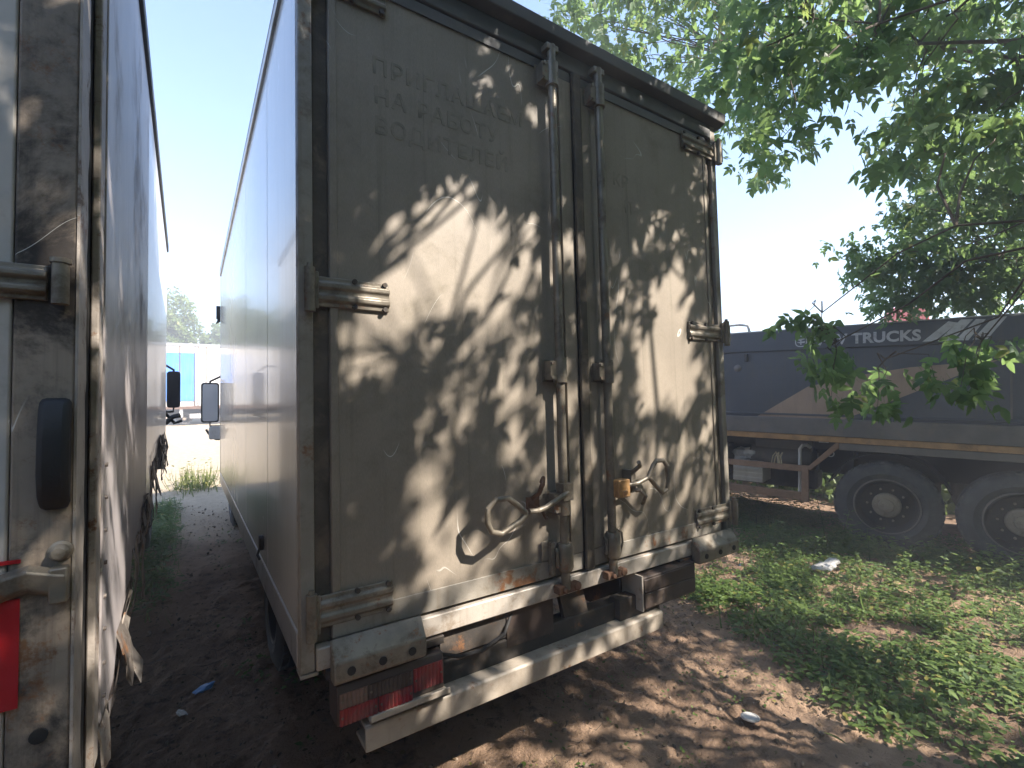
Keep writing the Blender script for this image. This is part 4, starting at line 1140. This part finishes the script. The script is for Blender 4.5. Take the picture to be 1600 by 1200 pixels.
spr = [(c, 46, .27, .06, .12) for c in NEAR_SPRAYS]+[(c, 13, .13, .07, .115) for c in LOW_SPRAYS]
make_tree('maple_tree', 'leafy maple leaning over the middle truck with low sprays in front of the dump truck', (4.1, -3.3), (3.9, -3.0, 2.5),
          [(3.6, -.1, 4.6), (5.2, 1.2, 5.6), (6.6, 1.6, 6.2), (4.6, -.9, 4.0), (5.0, -.5, 2.95), (3.45, -.2, 2.12), (4.15, -.8, 2.1), (3.85, -.35, 2.0), (3.5, -.1, 2.35), (1.6, -2.6, 5.2), (2.6, -1.9, 5.9), (3.6, -4.4, 6.2), (.6, -3.4, 5.2), (5.6, -2.9, 5.8), (2.6, -3.6, 4.2), (1.2, -4.4, 4.6)],
          spr, 41, shade=[((2.8, -3.2, 5.2), (3.7, 2.6, 2.4), 40000), ((6.0, -2.6, 5.4), (3.0, 2.2, 2.0), 4500), ((1.3, -1.7, 4.6), (1.6, 1.2, 1.5), 7000)], nparts=260)
make_tree('maple_tree', 'fine leaved maple behind the end of the dump truck at the right edge', (7.9, -3.0), (7.8, -2.7, 2.6),
          [(7.2, -.2, 3.9), (6.5, -.5, 3.1), (8.2, .3, 4.2), (7.5, -.6, 3.4), (8.6, -1.5, 5.0)],
          [(c, 130, .29, .05, .09) for c in FAR_SPRAYS], 43, nparts=40)

# ------------------------------------------------------------------ plants on the ground
EDGE_Y = [-3.0, -.93, -.7, -.38, .05, .5, 1.07, 1.5, 3.0]
EDGE_X = [2.9, 2.68, 2.65, 2.66, 2.86, 3.05, 3.30, 3.5, 3.4]


def weeds(name, label, n, r, dens, zone, hts=(.02, .10), size=(.020, .062), per=7, m='weed'):
    x = r.uniform(zone[0], zone[1], n); y = r.uniform(zone[2], zone[3], n)
    k = r.random(n) < dens(x, y)
    x, y = x[k], y[k]
    P = []; D = []; N_ = []; Sz = []; Ti = []
    for i in range(per):
        a = r.uniform(0, 2*math.pi, len(x))
        h = r.uniform(.15, 1, len(x))*r.uniform(hts[0], hts[1], len(x))*(.6+.8*np.clip(fbm(x*1.2, y*1.2, 2, 70)+.5, 0, 1))
        rad = r.uniform(.0, .035, len(x))
        P.append(np.stack([x+np.cos(a)*rad, y+np.sin(a)*rad, ground_h(x, y)+h], 1))
        D.append(np.stack([np.cos(a), np.sin(a), r.uniform(-.35, .5, len(x))], 1))
        N_.append(np.stack([r.normal(0, .3, len(x)), r.normal(0, .3, len(x)), np.ones(len(x))], 1))
        Sz.append(r.uniform(size[0], size[1], len(x))); Ti.append(np.clip(.5+.8*fbm(x*2, y*2, 2, 71)+r.normal(0, .22, len(x)), 0, .95))
    o = scatter(name, np.concatenate(P), np.concatenate(D), np.concatenate(N_), np.concatenate(Sz), ONE_LEAF[0], ONE_LEAF[1], m, None, np.concatenate(Ti))
    tag(o, label, 'plants', kind='stuff')
    return o


def dens_right(x, y):
    e = np.interp(y, EDGE_Y, EDGE_X)
    nz = fbm(x*1.1, y*1.1, 3, 50)
    a = np.clip((x-e+.55*nz+.10)/.35, 0, 1)
    patch = np.clip(.95+4.6*fbm(x*1.6+5, y*1.6, 3, 51), .07, 1)
    for bx, by, bs in ((5.5, -.05, .75), (4.75, 1.45, .6), (4.6, .30, .42), (4.0, .95, .35), (5.2, -.55, .5), (3.9, -.15, .4), (4.2, -.85, .35), (3.55, .5, .22)):
        patch = patch*(1-.88*np.exp(-(((x-bx)/bs)**2+((y-by)/(bs*.55))**2)))
    return a*patch*np.where(x > 6.6, .5, 1)


r5 = np.random.default_rng(55)
weeds('ground_cover', 'low broad-leaved green weeds between the dirt and the dump truck', 21000, r5, dens_right, (2.3, 7.6, -2.2, 3.4))
weeds('ground_cover', 'taller weeds along the wheels and guard of the dump truck', 4200, r5, lambda x, y: dens_right(x, y)*np.clip(1-np.abs(x-(5.95-.27*(y-.5)))/.75, 0, 1), (4.0, 7.2, -1.2, 3.6), (.10, .27), (.035, .075), 9)
weeds('ground_cover', 'yellowish low growth beneath the guard of the dump truck', 1500, r5, lambda x, y: np.ones_like(x)*.9, (6.2, 7.1, 1.5, 3.2), (.05, .34), (.02, .04), 9, 'drygrass')
weeds('ground_cover', 'sparse small seedlings on the bare dirt', 900, r5, lambda x, y: np.clip(.25+2*fbm(x*1.5, y*1.5, 3, 52), 0, 1), (1.0, 3.2, -1.2, 2.2), (.01, .035), (.012, .03), 4)
weeds('ground_cover', 'green weeds along the foot of the left truck', 1900, r5, lambda x, y: np.clip(1.1-np.abs(x+.62)/.22+fbm(x*3, y*3, 2, 53), 0, 1)*np.clip((y-3.2)/1.2, 0, 1), (-1.1, -.2, 3.0, 7.5), (.05, .20), (.03, .06), 8)
weeds('ground_cover', 'few weeds on the dark soil between the two box trucks', 520, r5, lambda x, y: np.clip(.15+2.2*fbm(x*2, y*1.5, 2, 54), 0, 1), (-.8, .6, .9, 6.5), (.02, .07), (.02, .045), 6)


def blades(name, label, n, r, dens, zone, ln=(.06, .18), m='weed'):
    x = r.uniform(zone[0], zone[1], n); y = r.uniform(zone[2], zone[3], n)
    k = r.random(n) < dens(x, y); x, y = x[k], y[k]; q = len(x)
    a = r.uniform(0, 2*math.pi, q)
    Ls = r.uniform(ln[0], ln[1], q)
    tv = [(vx*.055, vy, vz) for vx, vy, vz in BLADE[0]]
    o = scatter(name, np.stack([x, y, ground_h(x, y)-.005], 1), np.stack([np.cos(a)*.55, np.sin(a)*.55, np.ones(q)], 1), np.stack([np.cos(a), np.sin(a), -.3*np.ones(q)], 1), Ls, tv, BLADE[1], m)
    return tag(o, label, 'grass', kind='stuff')


blades('grass', 'thin grass blades among the weeds by the dump truck', 9000, r5, lambda x, y: dens_right(x, y)*np.clip(.4+2*fbm(x*1.4, y*1.4, 2, 56), 0, 1), (2.4, 7.0, -2.0, 3.4))
blades('grass', 'dry straw coloured stalks standing among the green weeds', 1500, r5, lambda x, y: dens_right(x, y)*np.clip(.3+2.4*fbm(x*1.9, y*1.9, 2, 59), 0, 1), (2.4, 7.0, -2.0, 3.4), (.05, .22), 'litter')
blades('grass', 'coarse tall grass clumps among the broad-leaved weeds', 5000, r5, lambda x, y: np.clip((fbm(x*2.2, y*2.2, 2, 77)-.16)*9, 0, 1)*dens_right(x, y), (2.6, 7.0, -2.0, 3.4), (.10, .26))
blades('grass', 'bright yellow green grass tuft in the sunlit alley', 1400, r5, lambda x, y: np.exp(-(((x+.22)/.28)**2+((y-9.0)/.45)**2)), (-1.0, .5, 8.0, 10.2), (.15, .5), 'drygrass')
weeds('ground_cover', 'sunlit yellow green weed clump at the end of the alley', 420, r5, lambda x, y: np.exp(-(((x+.22)/.26)**2+((y-9.0)/.42)**2)), (-1.0, .5, 8.0, 10.2), (.05, .5), (.04, .08), 8, 'drygrass')
blades('grass', 'short grass at the foot of the left truck', 1500, r5, lambda x, y: np.clip(1.1-np.abs(x+.62)/.25, 0, 1)*np.clip((y-3.0)/1.2, 0, 1), (-1.1, -.2, 3.0, 8.0))
blades('grass', 'dry stubble on the trodden dirt', 2600, r5, lambda x, y: np.clip(.35+2.0*fbm(x*1.3, y*1.3, 2, 57), 0, 1)*.8, (.6, 3.4, -1.2, 2.6), (.02, .06), 'litter')


def tall_weed(loc, h, n, seed, label):
    r = np.random.default_rng(seed)
    gz = float(ground_h(loc[0], loc[1]))
    T = thing('tall_weed', label, 'plant', (loc[0], loc[1], gz), group='tall weeds beside the front rear wheel')
    lean = r.normal(0, .06, 2)
    pts = [(lean[0]*t*t*2, lean[1]*t*t*2, h*t) for t in np.linspace(0, 1, 6)]
    MB().tube(pts, [.006, .0055, .005, .004, .003, .002], 6).build('stem', 'weed', T)
    me_ = bpy.data.meshes.new('leaf'); me_.from_pydata(ONE_LEAF[0], [], ONE_LEAF[1]); me_.materials.append(MT['weed'])
    for i in range(n):
        t = .15+.85*i/(n-1); a = i*2.4+r.uniform(-.4, .4)
        d = Vector((math.cos(a), math.sin(a), r.uniform(-.2, .5))).normalized(); zz = (Vector((0, 0, 1))-d*d.z).normalized(); x = d.cross(zz); s = r.uniform(.06, .11)*(1.15-.5*t)
        px_ = Vector((lean[0]*t*t*2, lean[1]*t*t*2, h*t))+d*.025
        o = bpy.data.objects.new('leaf', me_); C.objects.link(o); o.parent = T
        o.matrix_local = Matrix(((x.x*s, d.x*s, zz.x*s, px_.x), (x.y*s, d.y*s, zz.y*s, px_.y), (x.z*s, d.z*s, zz.z*s, px_.z), (0, 0, 0, 1)))


tall_weed((5.78, .96), .62, 24, 1, 'tallest leafy weed between the brown guard and the big wheel')
tall_weed((5.86, .80), .48, 20, 2, 'leafy weed just left of the big wheel, second tallest')
tall_weed((5.62, .90), .38, 18, 3, 'bushy mid height weed before the tallest one')
tall_weed((5.70, .50), .36, 16, 4, 'weed standing in front of the big wheel hub')
tall_weed((5.38, .92), .26, 14, 5, 'short sunlit weed nearest the camera in the clump by the wheel')

# ------------------------------------------------------------------ stones, litter, rubbish
ico = [(0, 0, 1)]+[(math.cos(a)*.9, math.sin(a)*.9, .45) for a in np.arange(5)*1.2566]+[(math.cos(a+.6)*.9, math.sin(a+.6)*.9, -.45) for a in np.arange(5)*1.2566]+[(0, 0, -1)]
icof = [(0, 1+i, 1+(i+1) % 5) for i in range(5)]+[(1+i, 6+i, 1+(i+1) % 5) for i in range(5)]+[(1+(i+1) % 5, 6+i, 6+(i+1) % 5) for i in range(5)]+[(11, 6+(i+1) % 5, 6+i) for i in range(5)]
ns = 16000
sx = r5.uniform(-1.2, 4.4, ns); sy = r5.uniform(-1.1, 7.5, ns)
keep = (dens_right(sx, sy) < .35) & (r5.random(ns) < np.clip(.5+1.6*fbm(sx*1.5, sy*1.5, 3, 58), .05, 1))
sx, sy = sx[keep], sy[keep]
ss = .0025+.017*r5.random(len(sx))**6
st = scatter('pebbles', np.stack([sx, sy, ground_h(sx, sy)+ss*.2], 1), r5.normal(0, 1, (len(sx), 3)), r5.normal(0, 1, (len(sx), 3)), ss, [(a*.8, b*1.15, c*.7) for a, b, c in ico], icof, 'stone')
tag(st, 'small clods and stones scattered over the bare dirt', 'stones', kind='stuff')
ns = 4200
tk = MB()
for i in range(260):
    x = r5.uniform(-.8, 3.6); y = r5.uniform(-1.1, 3.6); a = r5.uniform(0, 6.28); l = r5.uniform(.03, .16)
    p = [(x+math.cos(a)*l*t+r5.normal(0, .004), y+math.sin(a)*l*t+r5.normal(0, .004)) for t in (0, .5, 1)]
    tk.tube([(u, v, float(ground_h(u, v))+.004) for u, v in p], [.0022, .0018, .001], 4)
tag(tk.build('twig_litter', 'bark'), 'thin dry twigs strewn over the dirt', 'twigs', kind='stuff')
sx = r5.uniform(-.9, 4.2, ns); sy = r5.uniform(-1.1, 6.5, ns)
lt = scatter('leaf_litter', np.stack([sx, sy, ground_h(sx, sy)+.004], 1), np.stack([r5.normal(0, 1, ns), r5.normal(0, 1, ns), r5.normal(0, .12, ns)], 1), np.stack([r5.normal(0, .3, ns), r5.normal(0, .3, ns), np.ones(ns)], 1), r5.uniform(.012, .04, ns), ONE_LEAF[0], ONE_LEAF[1], 'litter')
tag(lt, 'dead brown leaves and bits lying on the dirt', 'litter', kind='stuff')


def on_ground(x, y, dz=0.0):
    return (x, y, float(ground_h(x, y))+dz)


b = crumpled('plastic_bag', on_ground(4.98, .60, .05), .115, .085, .055, 'plastic', 9); b.rotation_euler = (0, 0, -.5)
tag(b, 'crumpled dirty white plastic bag lying in the green weeds', 'bag')
d = MB().cyl((0, 0, .004), 2, .05, .008, 24).tube([(.043*math.cos(a), .043*math.sin(a), .0085) for a in np.linspace(0, 6.2832, 24, False)], .003, 6, closed=True).build('lid', 'plastic', None, bevel=.001)
d.location = on_ground(2.2, -.2, .022); d.rotation_euler = (-.05, .10, .3); d.scale = (.95, .95, 1)
tag(d, 'flat pale oval lid lying on the brown dirt at the bottom', 'lid')
for k, (x, y, s, m, lb) in enumerate([(4.55, 1.25, .035, 'bluescrap', 'small blue plastic scrap in the bare patch near the truck corner'), (3.15, .12, .05, 'bluescrap', 'pale blue wrapper scrap at the edge of the weeds'),
                                      (3.42, .62, .022, 'plastic', 'tiny white scrap at the grass edge below the truck corner'), (-.22, 1.95, .06, 'bluescrap', 'torn bluish plastic shred on the dark alley soil'), (-.34, 1.72, .04, 'plastic', 'white plastic shred in the dark alley near the left truck')]):
    o = crumpled('plastic_scrap', on_ground(x, y, .012), s, s*.5, s*.25, m, 20+k, 8)
    o.rotation_euler = (0, 0, k*1.3)
    tag(o, lb, 'scrap', 'plastic scraps on the ground')
me_ = bpy.data.meshes.new('fallen_leaf'); me_.from_pydata(ONE_LEAF[0], [], ONE_LEAF[1]); me_.materials.append(MT['drygrass'])
o = bpy.data.objects.new('fallen_leaf', me_); C.objects.link(o); o.location = on_ground(2.36, -.60, .03); o.scale = (.075, .11, .1); o.rotation_euler = (.5, .2, .75)
tag(o, 'single yellow green leaf fallen on the dirt at the bottom edge', 'leaf')

# ------------------------------------------------------------------ added scattering volume standing in for lens glare
hm = bpy.data.materials.new('glare_veil'); hm.use_nodes = True
ht = hm.node_tree; ht.nodes.clear()
ho_ = ht.nodes.new('ShaderNodeOutputMaterial'); pv = ht.nodes.new('ShaderNodeVolumePrincipled')
pv.inputs['Color'].default_value = (.93, .96, 1.0, 1)
pv.inputs['Density'].default_value = GLARE_DENSITY
ht.links.new(pv.outputs[0], ho_.inputs['Volume'])
MT['glare_veil'] = hm
hz = MB().box(-520, 520, -320, 920, -3, 12.5).build('glare_veil', 'glare_veil')
tag(hz, 'added volume over the whole yard standing in for lens glare', 'glare_veil', kind='stuff')
